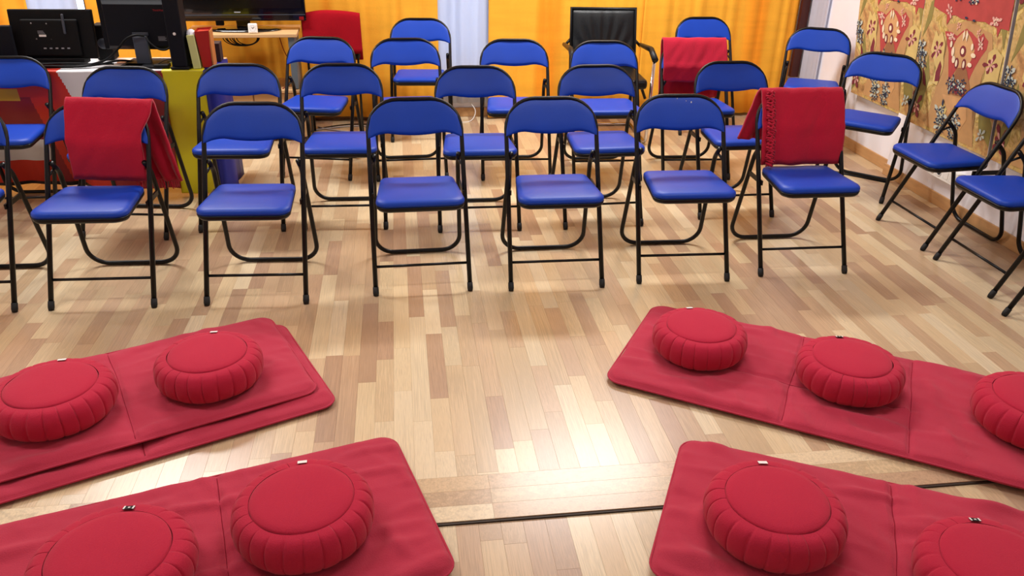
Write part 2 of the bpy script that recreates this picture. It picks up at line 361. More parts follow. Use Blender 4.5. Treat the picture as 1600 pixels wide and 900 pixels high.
# ---------------------------------------------------------------- tapestry panels on the right wall
MOT = {
 'green': [('p', [(.0, .02), (.1, .1), (.14, .3), (.1, .42), (.08, .3), (.03, .14)]), ('p', [(.72, .05), (.62, .12), (.58, .34), (.63, .4), (.66, .25), (.72, .16)]), ('p', [(.02, .5), (.08, .6), (.1, .72), (.06, .7)]), ('p', [(.7, .55), (.66, .64), (.65, .72), (.7, .7)])],
 'tan': [('p', [(.16, .02), (.2, .2), (.25, .42), (.26, .56), (.22, .6), (.34, .63), (.4, .645), (.5, .63), (.6, .61), (.64, .5), (.58, .4), (.55, .2), (.6, .02)])],
 'red': [('p', [(.22, .566), (.277, .57), (.328, .558), (.367, .589), (.401, .608), (.442, .596), (.494, .571), (.536, .606), (.581, .572), (.578, .53), (.546, .487), (.516, .434), (.492, .381), (.474, .333), (.448, .372), (.371, .395), (.324, .325), (.31, .312), (.294, .41), (.266, .484)]),
         ('p', [(.087, .76), (.663, .80), (.715, .80), (.715, .645), (.655, .645), (.64, .60), (.625, .645), (.53, .66), (.4, .648), (.26, .655), (.225, .60), (.215, .65), (.087, .68)])],
 'orange': [('p', [(.406, .60), (.46, .552), (.489, .505), (.473, .454), (.439, .409), (.37, .397), (.322, .425), (.3, .481), (.332, .545), (.37, .58)]), ('p', [(.28, .233), (.488, .252), (.516, .148), (.471, .074), (.353, .147)])],
 'brown': [('p', [(.37, .397), (.446, .408), (.503, .315), (.493, .263), (.328, .245), (.344, .31)])],
 'yellow': [('p', [(.12, .45), (.14, .56), (.17, .53), (.2, .56), (.24, .5), (.25, .36), (.22, .27), (.17, .27), (.19, .36)]), ('p', [(.6, .39), (.56, .30), (.62, .26), (.7, .36), (.71, .52), (.64, .55), (.6, .52)]), ('p', [(.3, .05), (.34, .16), (.3, .2), (.26, .12)])],
 'maroon': [('e', (.398, .49, .026, .03)), ('p', [(.219, .406), (.239, .379), (.23, .295), (.194, .287), (.193, .339)]), ('f', (.178, .46, .048, 6)), ('f', (.632, .463, .05, 6)), ('e', (.361, .42, .018, .03)), ('e', (.422, .425, .018, .03)), ('e', (.34, .288, .02, .028)), ('e', (.395, .285, .02, .028)), ('e', (.448, .285, .02, .028)), ('p', [(.07, .34), (.1, .3), (.12, .24), (.09, .25)]), ('f', (.05, .115, .062, 6))],
 'pink': [('f', (.18, .455, .03, 5)), ('f', (.632, .458, .032, 5)), ('f', (.052, .11, .036, 5)), ('f', (.283, .546, .03, 6)), ('f', (.529, .549, .03, 6)), ('f', (.236, .675, .03, 6)), ('f', (.613, .673, .034, 6)), ('f', (.33, .611, .018, 5)), ('f', (.50, .60, .018, 5))],
 'cream': [('e', (.398, .49, .013, .016)), ('e', (.318, .474, .012, .026)), ('e', (.333, .435, .014, .02)), ('e', (.488, .484, .02, .012)), ('e', (.471, .432, .018, .012)), ('e', (.469, .525, .01, .018)), ('e', (.295, .51, .01, .018)), ('e', (.361, .42, .009, .019)), ('e', (.422, .425, .009, .019)), ('p', [(.39, .6), (.398, .57), (.385, .54), (.38, .58)]), ('p', [(.41, .6), (.404, .57), (.415, .54), (.422, .58)]), ('f', (.283, .548, .016, 5)), ('f', (.529, .551, .016, 5)), ('f', (.613, .676, .018, 5)), ('f', (.422, .75, .03, 4))],
 'sky': [('f', (.02, .437, .05, 6)), ('f', (.05, .385, .045, 6)), ('f', (.289, .125, .05, 7)), ('f', (.3, .06, .045, 6)), ('f', (.425, .115, .045, 7)), ('f', (.41, .05, .04, 6)), ('f', (.345, .303, .034, 6)), ('f', (.426, .307, .034, 6)), ('f', (.65, .1, .035, 6))],
 'navy': [('f', (a + dx, b + dy, .022, 5)) for (a, b) in ((.02, .437), (.05, .385), (.289, .125), (.3, .06), (.425, .115), (.41, .05), (.345, .303), (.426, .307)) for dx, dy in ((-.026, .01), (.014, .028), (.026, -.018), (-.008, -.026))] + [('e', (.30, .19, .008, .02)), ('e', (.41, .18, .009, .022)), ('e', (.385, .66, .012, .006)), ('e', (.45, .655, .012, .006))],
}
def tapestry(label, x0, ys, wd, ht, z0=.392, k=.11):
    """wd runs towards the camera (-y); leans slightly into the room at the top"""
    r = thing('tapestry_panel', label, 'tapestry', (x0, ys, z0), 0, 'floral tapestry panels on the right wall')
    r.rotation_euler = (0, -math.atan(k), 0)
    D = .045
    def pt(u, v, d): return Vector((-d, -u, v))
    b = MB(); b.box(0, D - .004, -wd + .004, -.004, .004, ht - .004); b.build('stretcher_frame', M['dark_gap'], r)
    b = MB(); b.box(-.004, 0, -wd, 0, 0, ht); b.build('cloth', M['tapestry'], r)
    b = MB(); b.box(-.0045, D, -wd - .004, -wd, 0, ht); b.build('edge_strip', M['strap_grey'], r)
    lay = .0045
    for key, col in (('green', 't_green'), ('tan', 't_tan'), ('red', 't_red'), ('orange', 't_orange'), ('brown', 't_brown'), ('yellow', 't_yellow'), ('maroon', 't_maroon'), ('pink', 't_pink'), ('sky', 't_sky'), ('cream', 't_cream'), ('navy', 't_navy')):
        lay += .0005; bm = bmesh.new()
        reps = [0] + ([.72] if ht > .9 else [])
        for (t, dta) in MOT[key]:
            polys = []
            if t == 'p':
                P = dta; Q = []
                for i in range(len(P)):      # slightly curved edges
                    a, c = P[i], P[(i + 1) % len(P)]; L_ = math.hypot(c[0] - a[0], c[1] - a[1]); n = max(1, int(L_ / .02))
                    for q in range(n):
                        f = q / n; wv = .006 * nz(a[0] * 30 + f * 3, a[1] * 30, 2) * (1 if q else .3); Q.append((lerp(a[0], c[0], f) + wv, lerp(a[1], c[1], f) + wv))
                polys.append(Q)
            elif t == 'e':
                cx, cy, rx, ry = dta; polys.append([(cx + rx * math.cos(a * PI / 6), cy + ry * math.sin(a * PI / 6)) for a in range(12)])
            else:
                cx, cy, rr, n = dta; ph = cx * 40
                for q in range(n):
                    a = ph + 2 * PI * q / n; ux, uy = math.cos(a), math.sin(a); L_ = rr * (1 + .4 * math.sin(q * 2.3 + ph))
                    polys.append([(cx + ux * L_ * f - uy * wd_, cy + uy * L_ * f + ux * wd_) for f, wd_ in ((.15, 0), (.45, -.16 * rr), (.8, -.24 * rr), (1, -.05 * rr), (1, .05 * rr), (.8, .24 * rr), (.45, .16 * rr))])
            for Q in polys:
                for rp in reps:
                    if key in ('red',) and rp == 0 and False: continue
                    W = [(min(max(u, .001), wd - .001), v + rp) for u, v in Q]
                    W = [(u, min(max(v, .001), ht - .001)) for u, v in W]
                    if max(v for _, v in W) - min(v for _, v in W) < .004 or max(u for u, _ in W) - min(u for u, _ in W) < .004: continue
                    try:
                        f = bm.faces.new([bm.verts.new(pt(u, v, lay)) for u, v in W])
                    except Exception: pass
        bmesh.ops.triangulate(bm, faces=bm.faces[:], ngon_method='EAR_CLIP')
        bm.normal_update()
        for f in bm.faces:
            if f.normal.x > 0: f.normal_flip()
        me = bpy.data.meshes.new('printed_flowers'); bm.to_mesh(me); bm.free(); me.materials.append(M[col])
        o = bpy.data.objects.new('printed_flowers', me); COL.objects.link(o); o.parent = r; o['kind'] = 'stuff'; o['label'] = {'t_green': 'olive leaves', 't_tan': 'tan ground shape'}.get(col, col[2:] + ' printed flowers and shapes')
tapestry('ochre floral tapestry panel nearest the room corner, behind the chair turned half left', 3.075, 5.235, .71, 1.42)
tapestry('ochre and red floral tapestry panel, middle one, with grey right edge', 3.035, 4.462, .722, 1.42)
tapestry('ochre floral tapestry panel cut off by the right edge of the photo', 3.035, 3.715, .722, 1.42)

# ---------------------------------------------------------------- folding chairs
SL = .478                                  # backward slope of the long frame (y per z)
def tube_y(z): return SL * z
def make_chair():
    r = thing('folding_chair', 'x', 'chair', (0, 0, 0))
    # long inverted U from the front feet to the top of the back
    wf, wb = .208, .205
    def p(x, z): return (x, tube_y(z), z)
    pts = fillet([p(-wf, .02), p(-wb, .5), p(-wb, .775), p(wb, .775), p(wb, .5), p(wf, .02)], [.8, .135, .135, .8], 8)
    ff = MB().tube(pts, [.0108 if q.z < .6 else lerp(.0108, .0088, sstep((q.z - .6) / .08)) for q in pts], 10).build('front_frame', M['black_metal'], r)
    for s in (-1, 1): MB().tube([p(s * wf, .0), p(s * wf, .012), p(s * wf, .035)], [.011, .0135, .0128], 10).build('foot_cap', M['rubber'], ff)
    # rear U, pivots below the back and lies on the floor behind
    wr = .205; xi = .186
    rp = fillet([(-xi, .262, .555), (-xi - .002, .318, .50), (-wr, .445, .0115), (wr, .445, .0115), (xi + .002, .318, .50), (xi, .262, .555)], [.09, .085, .085, .09], 8)
    MB().tube(rp, .0105, 10).build('rear_frame', M['black_metal'], r)
    z = .115; MB().tube([(-wf, tube_y(z), z), (wf, tube_y(z), z)], .0065, 8).build('stretcher', M['black_metal'], r)
    for s in (-1, 1):
        MB().tube([(s * .205, .235, .50), (s * .186, .29, .53)], .006, 8).build('hinge_pin', M['black_metal'], r)
        MB().box(s * .197 - .004, s * .197 + .004, .17, .32, .39, .412, .001).build('seat_bracket', M['black_metal'], r)
    # seat: padded, rounded front corners, slightly narrower at the back
    def outline(sc, z, rc=.05):
        pts = []; X0, Y0, X1, Y1 = .186, -.048, .165, .285
        cs = [(-X1 + .03, Y1 - .03, .03, 90, 180), (-X0 + rc, Y0 + rc, rc, 180, 270), (X0 - rc, Y0 + rc, rc, 270, 360), (X1 - .03, Y1 - .03, .03, 0, 90)]
        for cx, cy, rr, a0, a1 in cs:
            for k in range(7):
                a = R(lerp(a0, a1, k / 6)); pts.append((cx + rr * math.cos(a), cy + rr * math.sin(a)))
        c = (0, .118); return [((x - c[0]) * sc[0] + c[0], (y - c[1]) * sc[1] + c[1], z) for x, y in pts]
    def shell(levels):
        V = []; F = []; n = 28
        for L_ in levels: V += L_
        for i in range(len(levels) - 1):
            for k in range(n): F.append((i * n + k, i * n + (k + 1) % n, (i + 1) * n + (k + 1) % n, (i + 1) * n + k))
        F.append(tuple(range(n))[::-1]); F.append(tuple((len(levels) - 1) * n + k for k in range(n))); return V, F
    V, F = shell([outline((.99, .99), .424), outline((1, 1), .432), outline((.992, .992), .441), outline((.96, .955), .4475), outline((.86, .85), .4515), outline((.5, .5), .4535)])
    mesh('seat', V, F, M['blue'], r, True)
    V, F = shell([outline((.95, .95), .402), outline((.985, .985), .41), outline((1.002, 1.003), .4235)])
    mesh('seat_pan', V, F, M['black_metal'], r, True)
    # back pad between the tubes: curved in plan, wavy lower edge
    n, mz = 24, 8; V = []; F = []
    def edge_top(x):
        ax = abs(x); xr = wb + .001
        return .779 if ax < xr - .130 else .779 - .130 + math.sqrt(max(0, .130 ** 2 - (ax - (xr - .130)) ** 2))
    def edge_bot(x):
        u = abs(x) / (wb + .001); return .633 - .003 * sstep((.4 - u) / .4) + .008 * math.exp(-((u - .62) / .2) ** 2) - .008 * sstep((u - .8) / .2)
    for side in (0, 1):
        for j in range(mz + 1):
            for i in range(n + 1):
                x = lerp(-1, 1, i / n) * (wb + .001); z = lerp(edge_bot(x), edge_top(x), j / mz)
                u = abs(x) / wb; puff = .006 * (1 - (2 * j / mz - 1) ** 4) * (1 - u ** 6) + .0125
                bow = .016 * (1 - u * u)
                d = bow - (puff if side == 0 else .002 - .002 * (1 - (2 * j / mz - 1) ** 4))
                V.append((x, tube_y(z) + d * .9, z + d * .3 * 0))
    K = (n + 1) * (mz + 1)
    for s in (0, 1):
        for j in range(mz):
            for i in range(n):
                a = s * K + j * (n + 1) + i; f = (a, a + 1, a + n + 2, a + n + 1); F.append(f if s == 0 else f[::-1])
    for i in range(n):
        F.append((i + 1, i, K + i, K + i + 1)); a = mz * (n + 1) + i; F.append((a, a + 1, K + a + 1, K + a))
    for j in range(mz):
        a = j * (n + 1); F.append((a, a + n + 1, K + a + n + 1, K + a)); a += n; F.append((a + n + 1, a, K + a, K + a + n + 1))
    o = mesh('backrest', V, F, M['blue'], r, True)
    return r
CH = {
'A': (-1.283, 3.202, -2.2, 'blue folding chair with a crimson shawl over its back, at left of the front row'),
'B': (-.652, 3.179, -3.2, 'blue folding chair in the front row just right of the left shawl-draped chair'),
'C': (.060, 3.219, 1.4, 'blue folding chair in the front row, third from its right end counting the shawl chair last but two', ),
'D': (.658, 3.204, -.6, 'blue folding chair in the front row, left of the one with white specks'),
'E': (1.253, 3.217, -2.0, 'blue folding chair with small white specks on its backrest, beside the fringed shawl'),
'F': (1.848, 3.241, -.9, 'blue folding chair wearing the fringed crimson shawl, right end of the front row'),
'H': (-1.408, 3.959, -7.0, 'blue folding chair behind the left shawl-draped chair, in front of the yellow cloth'),
'I': (-.843, 4.008, -2.9, 'blue folding chair in the second row with navy cloth hanging right behind it'),
'J': (-.318, 3.987, -1.9, 'blue folding chair in the second row, in the gap left of the front row chair with centre-left place'),
'K': (.378, 3.906, -.8, 'blue folding chair in the second row in front of the white net curtain'),
'L': (1.039, 3.902, 1.8, 'blue folding chair in the second row, directly in line before the black armchair'),
'M': (1.806, 3.972, .6, 'blue folding chair in the second row right behind the fringed shawl chair'),
'S2': (1.797, 4.620, -2.4, 'blue folding chair fully covered at the back by a plain crimson shawl, third row right'),
'R': (-.536, 4.817, -11.1, 'blue folding chair in the third row in front of the red-covered office chair'),
'S': (.048, 4.753, 2.6, 'blue folding chair in the third row, before the one at the net curtain'),
'T': (.682, 4.708, -2.5, 'blue folding chair in the third row standing alone before plain orange curtain'),
'U': (1.236, 4.637, -1.2, 'blue folding chair in the third row hiding the seat of the black armchair'),
'V': (.133, 5.567, -2.8, 'blue folding chair farthest back, overlapping the left edge of the white net curtain'),
'V2': (2.227, 5.614, .7, 'blue folding chair farthest back behind the plain crimson shawl'),
'N': (2.736, 5.143, -26.2, 'blue folding chair by the room corner, turned slightly left, beside the dark wooden frame'),
'O': (2.600, 4.271, -43.9, 'blue folding chair turned half left in front of the corner tapestry'),
'P': (2.590, 3.670, -89.2, 'blue folding chair facing left in front of the wall socket box'),
'Q': (2.590, 3.140, -90.0, 'blue folding chair facing left at the right edge of the photo, its seat nearly whole'),
'Q2': (2.54, 2.56, -90, 'blue folding chair at the right edge of the photo, only one front foot showing'),
'G': (-2.035, 4.245, -.7, 'blue folding chair by the red part of the tablecloth, cut by the left edge'),
'Z': (-1.841, 3.212, -1.2, 'blue folding chair cut off by the left edge of the photo, in the front row'),
}
CH['C'] = CH['C'][:3] + ('blue folding chair in the front row, second to the right of the left shawl-draped chair',)
CH['J'] = CH['J'][:3] + ('blue folding chair in the second row in front of the red-covered back chair',)
CH['R'] = CH['R'][:3] + ('blue folding chair in the third row, right of the desk legs',)
proto = make_chair(); first = True
for k, (x, y, a, lb) in CH.items():
    if first: c = proto; c.location = (x, y, 0); c.rotation_euler = (0, 0, R(a)); first = False
    else: c = copy_tree(proto, None, (x, y, 0), R(a))
    c['label'] = lb; c['group'] = 'blue folding chairs'

E_ = [o for o in bpy.data.objects if o.parent is None and o.get('label') == CH['E'][3]][0]
for x, z, l in ((.052, .745, .007), (-.012, .762, .004), (.03, .752, .003)):
    y = tube_y(z) + .016 * (1 - (x / .2) ** 2) * .9 - .0165
    MB().box(x, x + l * .6, y - .0006, y + .003, z, z + l, .0002).build('white_scuff', M['white_plastic'], E_)
# ---------------------------------------------------------------- shawls
def drape(chair, xl, xr, zf, zb, label, skew=0, xlb=None, xrb=None, ztop=.795, foff=.028, wr=.010, seed=0, thick=.012, bfold=.0, topslant=0, fbow=0.0, xrf=None):
    x0, y0, a, _ = CH[chair]
    r = thing('shawl', label, 'shawl', (x0, y0, 0), R(a))
    xlb = xl if xlb is None else xlb; xrb = xr if xrb is None else xrb
    path = []                                # (y, z, t) t<0 front, >0 back
    yt = tube_y(.775)
    zs = [zf + (.64 - zf) * i / 6 for i in range(7)]
    for z in zs: path.append((tube_y(.64) - foff - .004 + (.0 if z > .6 else -.0), z, -1))
    for i in range(1, 9): z = lerp(.64, ztop - .022, i / 8); path.append((tube_y(z) - foff, z, -1))
    for i in range(1, 8):
        th = PI * i / 8; path.append((lerp(tube_y(ztop - .022) - foff, yt + .024, i / 8), ztop - .022 + .022 * math.sin(th), 0))
    for i in range(0, 13): path.append((yt + .024 + .012 * i / 12, lerp(ztop - .022, zb, i / 12), lerp(.02, 1, i / 12)))
    n = 44; V = []; F = []
    for j, (y, z, t) in enumerate(path):
        tt = max(0, t)
        for i in range(n + 1):
            u = i / n; xa = lerp(xl, xlb, tt); xb = lerp(xr if xrf is None or t >= 0 else lerp(xrf, xr, sstep((z - .66) / .11)), xrb, tt)
            x = lerp(xa, xb, u) + skew * tt
            w_ = wr * (nz(x * 9 + seed, z * 5, seed) + .6 * nz(x * 22 - z * 14, z * 9, seed + 3))
            yy = y + (w_ if t <= 0 else w_ * 1.5 + bfold * math.sin(u * 21 + seed) * tt)
            if t < 0 and z < .62: yy -= fbow * math.sin(PI * (.62 - z) / max(.05, .62 - zf) * .5)
            V.append((x + .004 * nz(z * 12, seed, 1), yy, z + topslant * (u - .5) * (1 if t >= 0 or z > .6 else 1) + .004 * nz(x * 14, seed + 8)))
    for j in range(len(path) - 1):
        for i in range(n):
            a_ = j * (n + 1) + i; F.append((a_, a_ + 1, a_ + n + 2, a_ + n + 1))
    o = mesh('cloth', V, F, M['red_shawl'], r, True); md = o.modifiers.new('thick', 'SOLIDIFY'); md.thickness = thick; md.offset = 0
    return r
sa = drape('A', -.115, .228, .475, .43, 'plain crimson shawl over the back of the left front-row chair', skew=.06, xlb=.02, xrb=.225, xrf=.182, seed=2, bfold=.02, thick=.014, topslant=-.012)
st = MB()
for i in range(34):
    x = lerp(.09, .26, i / 33); st.tube([(x, .405 + .02 * math.sin(i), .425), (x + .003 * math.sin(i * 7), .41 + .02 * math.sin(i), .39)], .002, 4)
tag(st.build('fringe', M['red_shawl'], sa), kind='stuff')
sf = drape('F', -.188, .212, .468, .545, 'crimson shawl with knotted fringe over the right-end front-row chair', skew=-.03, xlb=-.215, xrb=.0, fbow=.035, seed=7, bfold=.01, thick=.012)
# knotted fringe running down the left edge of the front
def knot_mesh():
    b = MB(); b.tube([(-.022, -.004, .004), (-.010, -.012, .0), (.0, -.014, -.006), (.010, -.010, -.012), (.013, -.006, -.002), (.004, -.012, .004), (-.006, -.010, -.004), (-.020, -.004, -.012)], [.004, .0055, .006, .006, .005, .006, .005, .003], 6); return b
k0 = knot_mesh().build('fringe_knot', M['red_shawl'], sf)
for i in range(22):
    z = lerp(.478, .79, i / 21); y = (tube_y(.64) if z < .64 else tube_y(z)) - .037 - (.035 * math.sin(PI * (.62 - z) / .152 * .5) if z < .62 else 0)
    k = k0 if i == 0 else k0.copy()
    if i: COL.objects.link(k); k.parent = sf
    k.location = (-.150 + .004 * math.sin(i * 2.1), y - .004, z); k.rotation_euler = (0, .2 * math.sin(i * 3.7), 0)
drape('S2', -.198, .205, .55, .42, 'plain crimson shawl folded over a third-row chair, below the farthest back chair', skew=.02, seed=13, bfold=.012, thick=.012)
# lower layer of that shawl
x0, y0, a, _ = CH['S2']

# ---------------------------------------------------------------- mats
def mat_obj(name, label, c0, ang, L_, W_, th, seams, z0=0, seed=0, long_seam=None, wr=.006, tag_lab=None, sag=1.0, px=.0, tuft=None):
    """c0 = a corner; ang = heading of the long side; the mat lies to the LEFT of that heading"""
    r = thing(name, label, 'mat', (c0[0], c0[1], z0), ang, 'red cotton floor mats')
    nx = int(L_ / .009); ny = int(W_ / .009); rc = .055; V = []; F = []
    def inset(x, y):                        # pull grid corners onto a rounded rectangle
        cx = min(max(x, rc), L_ - rc); cy = min(max(y, rc), W_ - rc); dx, dy = x - cx, y - cy
        if dx and dy:
            m_ = max(abs(dx), abs(dy)); d = math.hypot(dx, dy); f = m_ / d; return cx + dx * f, cy + dy * f
        return x, y
    def edge(x, y): return min(x, L_ - x, y, W_ - y)
    def seam_x(s_, y): return s_ + .012 * nz(y * 4, s_, seed)
    top_z = {}
    for side in (0, 1):
        for j in range(ny + 1):
            for i in range(nx + 1):
                gx, gy = L_ * i / nx, W_ * j / ny; e = edge(gx, gy); x, y = inset(gx, gy)
                prof = math.sqrt(max(0, 1 - (1 - min(1, e / .035)) ** 2))
                x += .006 * nz(gy * 7, seed, 3) * (1 - min(1, e / .2)); y += .008 * nz(gx * 5, seed, 4) * (1 - min(1, e / .2))
                if side == 0:
                    wr_ = wr * (nz(x * 4 + seed, y * 5, seed) + .7 * nz(x * 11, y * 9 + seed, 2) + .45 * nz(x * 7 + y * 22, y * 3, seed + 6))
                    wr_ += wr * 1.3 * max(0, nz(x * 5 - seed, y * 18, seed + 4)) ** 1.5 * 3 + wr * .9 * max(0, nz(x * 16 + y * 9, y * 5 - x * 6, seed + 12)) ** 1.5 * 3
                    g = 0
                    for s_ in seams: 
                        d = abs(x - seam_x(s_, y)); g += math.exp(-(d / .006) ** 2) * .7 + math.exp(-(d / .05) ** 2) * .3
                    if long_seam:
                        d = abs(y - long_seam[0] - .02 * nz(x * 3, seed, 7)); on = sstep((x - long_seam[1]) / .05) * sstep((long_seam[2] - x) / .05); g += on * (math.exp(-(d / .006) ** 2) * .7 + math.exp(-(d / .03) ** 2) * .2)
                    z = th * .5 + th * .5 * prof * (1 - min(.8, g)) + wr_ * prof; top_z[(i, j)] = z
                else: z = th * .5 - (th * .5 - .0015) * prof
                V.append((x, y, z))
    K = (nx + 1) * (ny + 1)
    for s in (0, 1):
        for j in range(ny):
            for i in range(nx):
                a = s * K + j * (nx + 1) + i; f = (a, a + 1, a + nx + 2, a + nx + 1); F.append(f if s == 0 else f[::-1])
    def q(a, b): F.append((b, a, K + a, K + b))
    for i in range(nx): q(i, i + 1); q(ny * (nx + 1) + i + 1, ny * (nx + 1) + i)
    for j in range(ny): q((j + 1) * (nx + 1), j * (nx + 1)); q(j * (nx + 1) + nx, (j + 1) * (nx + 1) + nx)
    mesh('padded_cover', V, F, M['red'], r, True)
    def zat(x, y):
        fx, fy = min(max(x / L_ * nx, 0), nx - .001), min(max(y / W_ * ny, 0), ny - .001); i, j = int(fx), int(fy); a, b_ = fx - i, fy - j
        return lerp(lerp(top_z[(i, j)], top_z[(i + 1, j)], a), lerp(top_z[(i, j + 1)], top_z[(i + 1, j + 1)], a), b_)
    for s_ in seams:
        ys = [.02 + (W_ - .04) * q_ / 40 for q_ in range(41)]
        MB().tube([(seam_x(s_, y), y, zat(seam_x(s_, y), y) + .0002) for y in ys], .0011, 5).build('seam', M['seam'], r)
    if long_seam:
        xs_ = [lerp(long_seam[1], long_seam[2], q_ / 40) for q_ in range(41)]; f_ = lambda x: long_seam[0] + .02 * nz(x * 3, seed, 7)
        MB().tube([(x, f_(x), zat(x, f_(x)) + .0002) for x in xs_], .0011, 5).build('seam', M['seam'], r)
    pp = []
    for (cx, cy, a0) in ((rc, rc, 180), (L_ - rc, rc, 270), (L_ - rc, W_ - rc, 0), (rc, W_ - rc, 90)):
        for k in range(7):
            a = R(a0 + 15 * k); pp.append((cx + (rc + .001) * math.cos(a), cy + (rc + .001) * math.sin(a), th * .5))
    MB().tube(pp, .0035, 6, closed=True).build('piping', M['red'], r)
    return r
def mat_from(label, A, B, W_, L_, th, seams, **k):
    """A -> B is the near long edge's direction"""
    d = Vector(B) - Vector(A); ang = math.atan2(d.y, d.x); return mat_obj('floor_mat', label, A, ang, L_, W_, th, seams, **k), ang
# back right: near edge from (.706,2.433) to (1.837,1.721); the mat lies to its left (away from the camera)
mat_from('long red floor mat at the right with three round cushions, nearest the chairs', (.690, 2.425), (1.845, 1.69), .655, 2.05, .036, (.62, 1.02, 1.42), seed=3, long_seam=(.26, .3, 1.0), wr=.005)
mat_from('red floor mat in the right foreground with two round cushions', (.585, 1.50), (1.655, .957), .62, 1.9, .034, (.62, 1.24), seed=11, wr=.007)
# back left: near edge runs from right corner (-.27,2.391) to (-1.197,1.991); far edge parallel
def mat_left(label, A, B, W_, L_, th, seams, **k):
    """A = near right corner, B = point further left on the near edge; build from the far right corner heading left so the mat lies to its left = towards camera"""
    d = (Vector(B) - Vector(A)).normalized(); nrm = Vector((-d.y, d.x)) * -1   # pointing away from the camera
    if nrm.y < 0: nrm = -nrm
    c = Vector(A) + nrm * W_
    return mat_obj('floor_mat', label, (c.x, c.y), math.atan2(d.y, d.x), L_, W_, th, seams, **k)
mat_left('red floor mat lying flat under another at the left, wider lower one', (-.262, 2.378), (-1.197, 1.975), .655, 1.95, .026, (.62, 1.24), seed=21, wr=.004)
mat_left('red floor mat on top of a second mat at the left, with two round cushions', (-.325, 2.425), (-1.197, 2.045), .62, 1.9, .030, (.6, 1.2), z0=.0255, seed=31, wr=.005)
mat_left('red floor mat in the left foreground with two round cushions', (.095, 1.56), (-.98, 1.262), .635, 1.9, .034, (.55, 1.15), seed=41, wr=.006)

# ---------------------------------------------------------------- round cushions
def make_cushion(seed, npl=24, Rm=.188, H=.118, rt=.139):
    r = thing('round_cushion', 'x', 'cushion')
    FR = (0, .025, .07, .18, .35, .55, .75, .9, .965); per = len(FR); n = npl * per; rows = 17; V = []; F = []
    offs = [random.uniform(-.25, .25) for _ in range(npl)]
    for j in range(rows):
        t = j / (rows - 1)                     # 0 bottom inner edge, 1 seam with the top panel
        th = lerp(-PI / 2, PI / 2, t); c = math.cos(th); s = math.sin(th)
        rad0 = rt - .012 + (Rm - rt + .012) * (abs(c) ** .75) if t < .5 else rt + (Rm - rt) * (abs(c) ** .75)
        z0 = H / 2 + (H / 2 - .004) * (1 if s > 0 else -1) * abs(s) ** .9
        for i in range(n):
            k = i // per; f = FR[i % per]; a = 2 * PI * (k + f + offs[k] * 0) / npl
            bul = .0035 * math.sin(PI * f) ** .6 - .0055 * math.exp(-(min(f, 1 - f) / .035) ** 2)
            depth = (1 - abs(c) * .45)
            sk = .5 + .5 * nz(k * 1.7, seed)
            rad = rad0 + bul * depth * (.6 + .8 * sk) * (sstep(t / .1) * sstep((1.0 - t) / .12)) + .003 * nz(math.cos(a) * 2, math.sin(a) * 2, seed + t)
            V.append((rad * math.cos(a + .02 * math.sin(t * 4 + k)), rad * math.sin(a + .02 * math.sin(t * 4 + k)), z0))
    for j in range(rows - 1):
        for i in range(n): F.append((j * n + i, j * n + (i + 1) % n, (j + 1) * n + (i + 1) % n, (j + 1) * n + i))
    F.append(tuple(range(n))[::-1])
    mesh('pleated_side', V, F, M['red_cush'], r, True)
    V = [(0, 0, H + .008)]; F = []; m_ = 64
    for q, (rr, z) in enumerate(((.04, H + .0078), (.08, H + .0062), (.115, H + .004), (rt - .006, H + .0005), (rt - .0015, H - .003), (rt, H - .012))):
        for i in range(m_):
            a = 2 * PI * i / m_; V.append((rr * math.cos(a), rr * math.sin(a), z + .0025 * nz(rr * 9 * math.cos(a), rr * 9 * math.sin(a), seed)))
    for i in range(m_): F.append((0, 1 + i, 1 + (i + 1) % m_))
    for q in range(5):
        for i in range(m_): a = 1 + q * m_; F.append((a + i, a + m_ + i, a + m_ + (i + 1) % m_, a + (i + 1) % m_))
    mesh('top_panel', V, F, M['red_cush'], r, True)
    return r
def cushion(x, y, z, rz, sc, label, seed, tag_px=None, tilt=(0, 0), black=False):
    c = make_cushion(seed, random.choice((22, 23, 24))); c.location = (x, y, z); c.rotation_euler = (R(tilt[0]), R(tilt[1]), R(rz)); c.scale = (sc[0], sc[1], sc[2])
    c['label'] = label; c['group'] = 'round red meditation cushions'
    if tag_px is not None:
        a = R(tag_px - rz); d = Vector((math.cos(a), math.sin(a), 0)); s_ = Vector((-d.y, d.x, 0))
        b = MB(); o_ = d * .140 + Vector((0, 0, .114)); wv, hv = .013, .016
        def quad(b, w0, w1, lift, h0=0, h1=1):
            P = []
            for (w_, h_) in ((w0, h0), (w1, h0), (w1, h1), (w0, h1)): P.append(o_ + s_ * wv * w_ + d * (hv * h_) + Vector((0, 0, .006 + lift - .004 * h_)))
            b.add(P + [p - Vector((0, 0, .0012)) for p in P], [(0, 1, 2, 3), (7, 6, 5, 4), (0, 4, 5, 1), (1, 5, 6, 2), (2, 6, 7, 3), (3, 7, 4, 0)])
        quad(b, -1, 1, 0); t = b.build('label_tag', M['black_tag'] if black else M['white_tag'], c)
        if black:
            b2 = MB(); quad(b2, -1, -.7, .0006, .05, .95); quad(b2, .7, 1, .0006, .05, .95); quad(b2, -.25, .15, .0006, .35, .65); b2.build('white_stitching', M['white_tag'], t)
    return c
ZM = .036
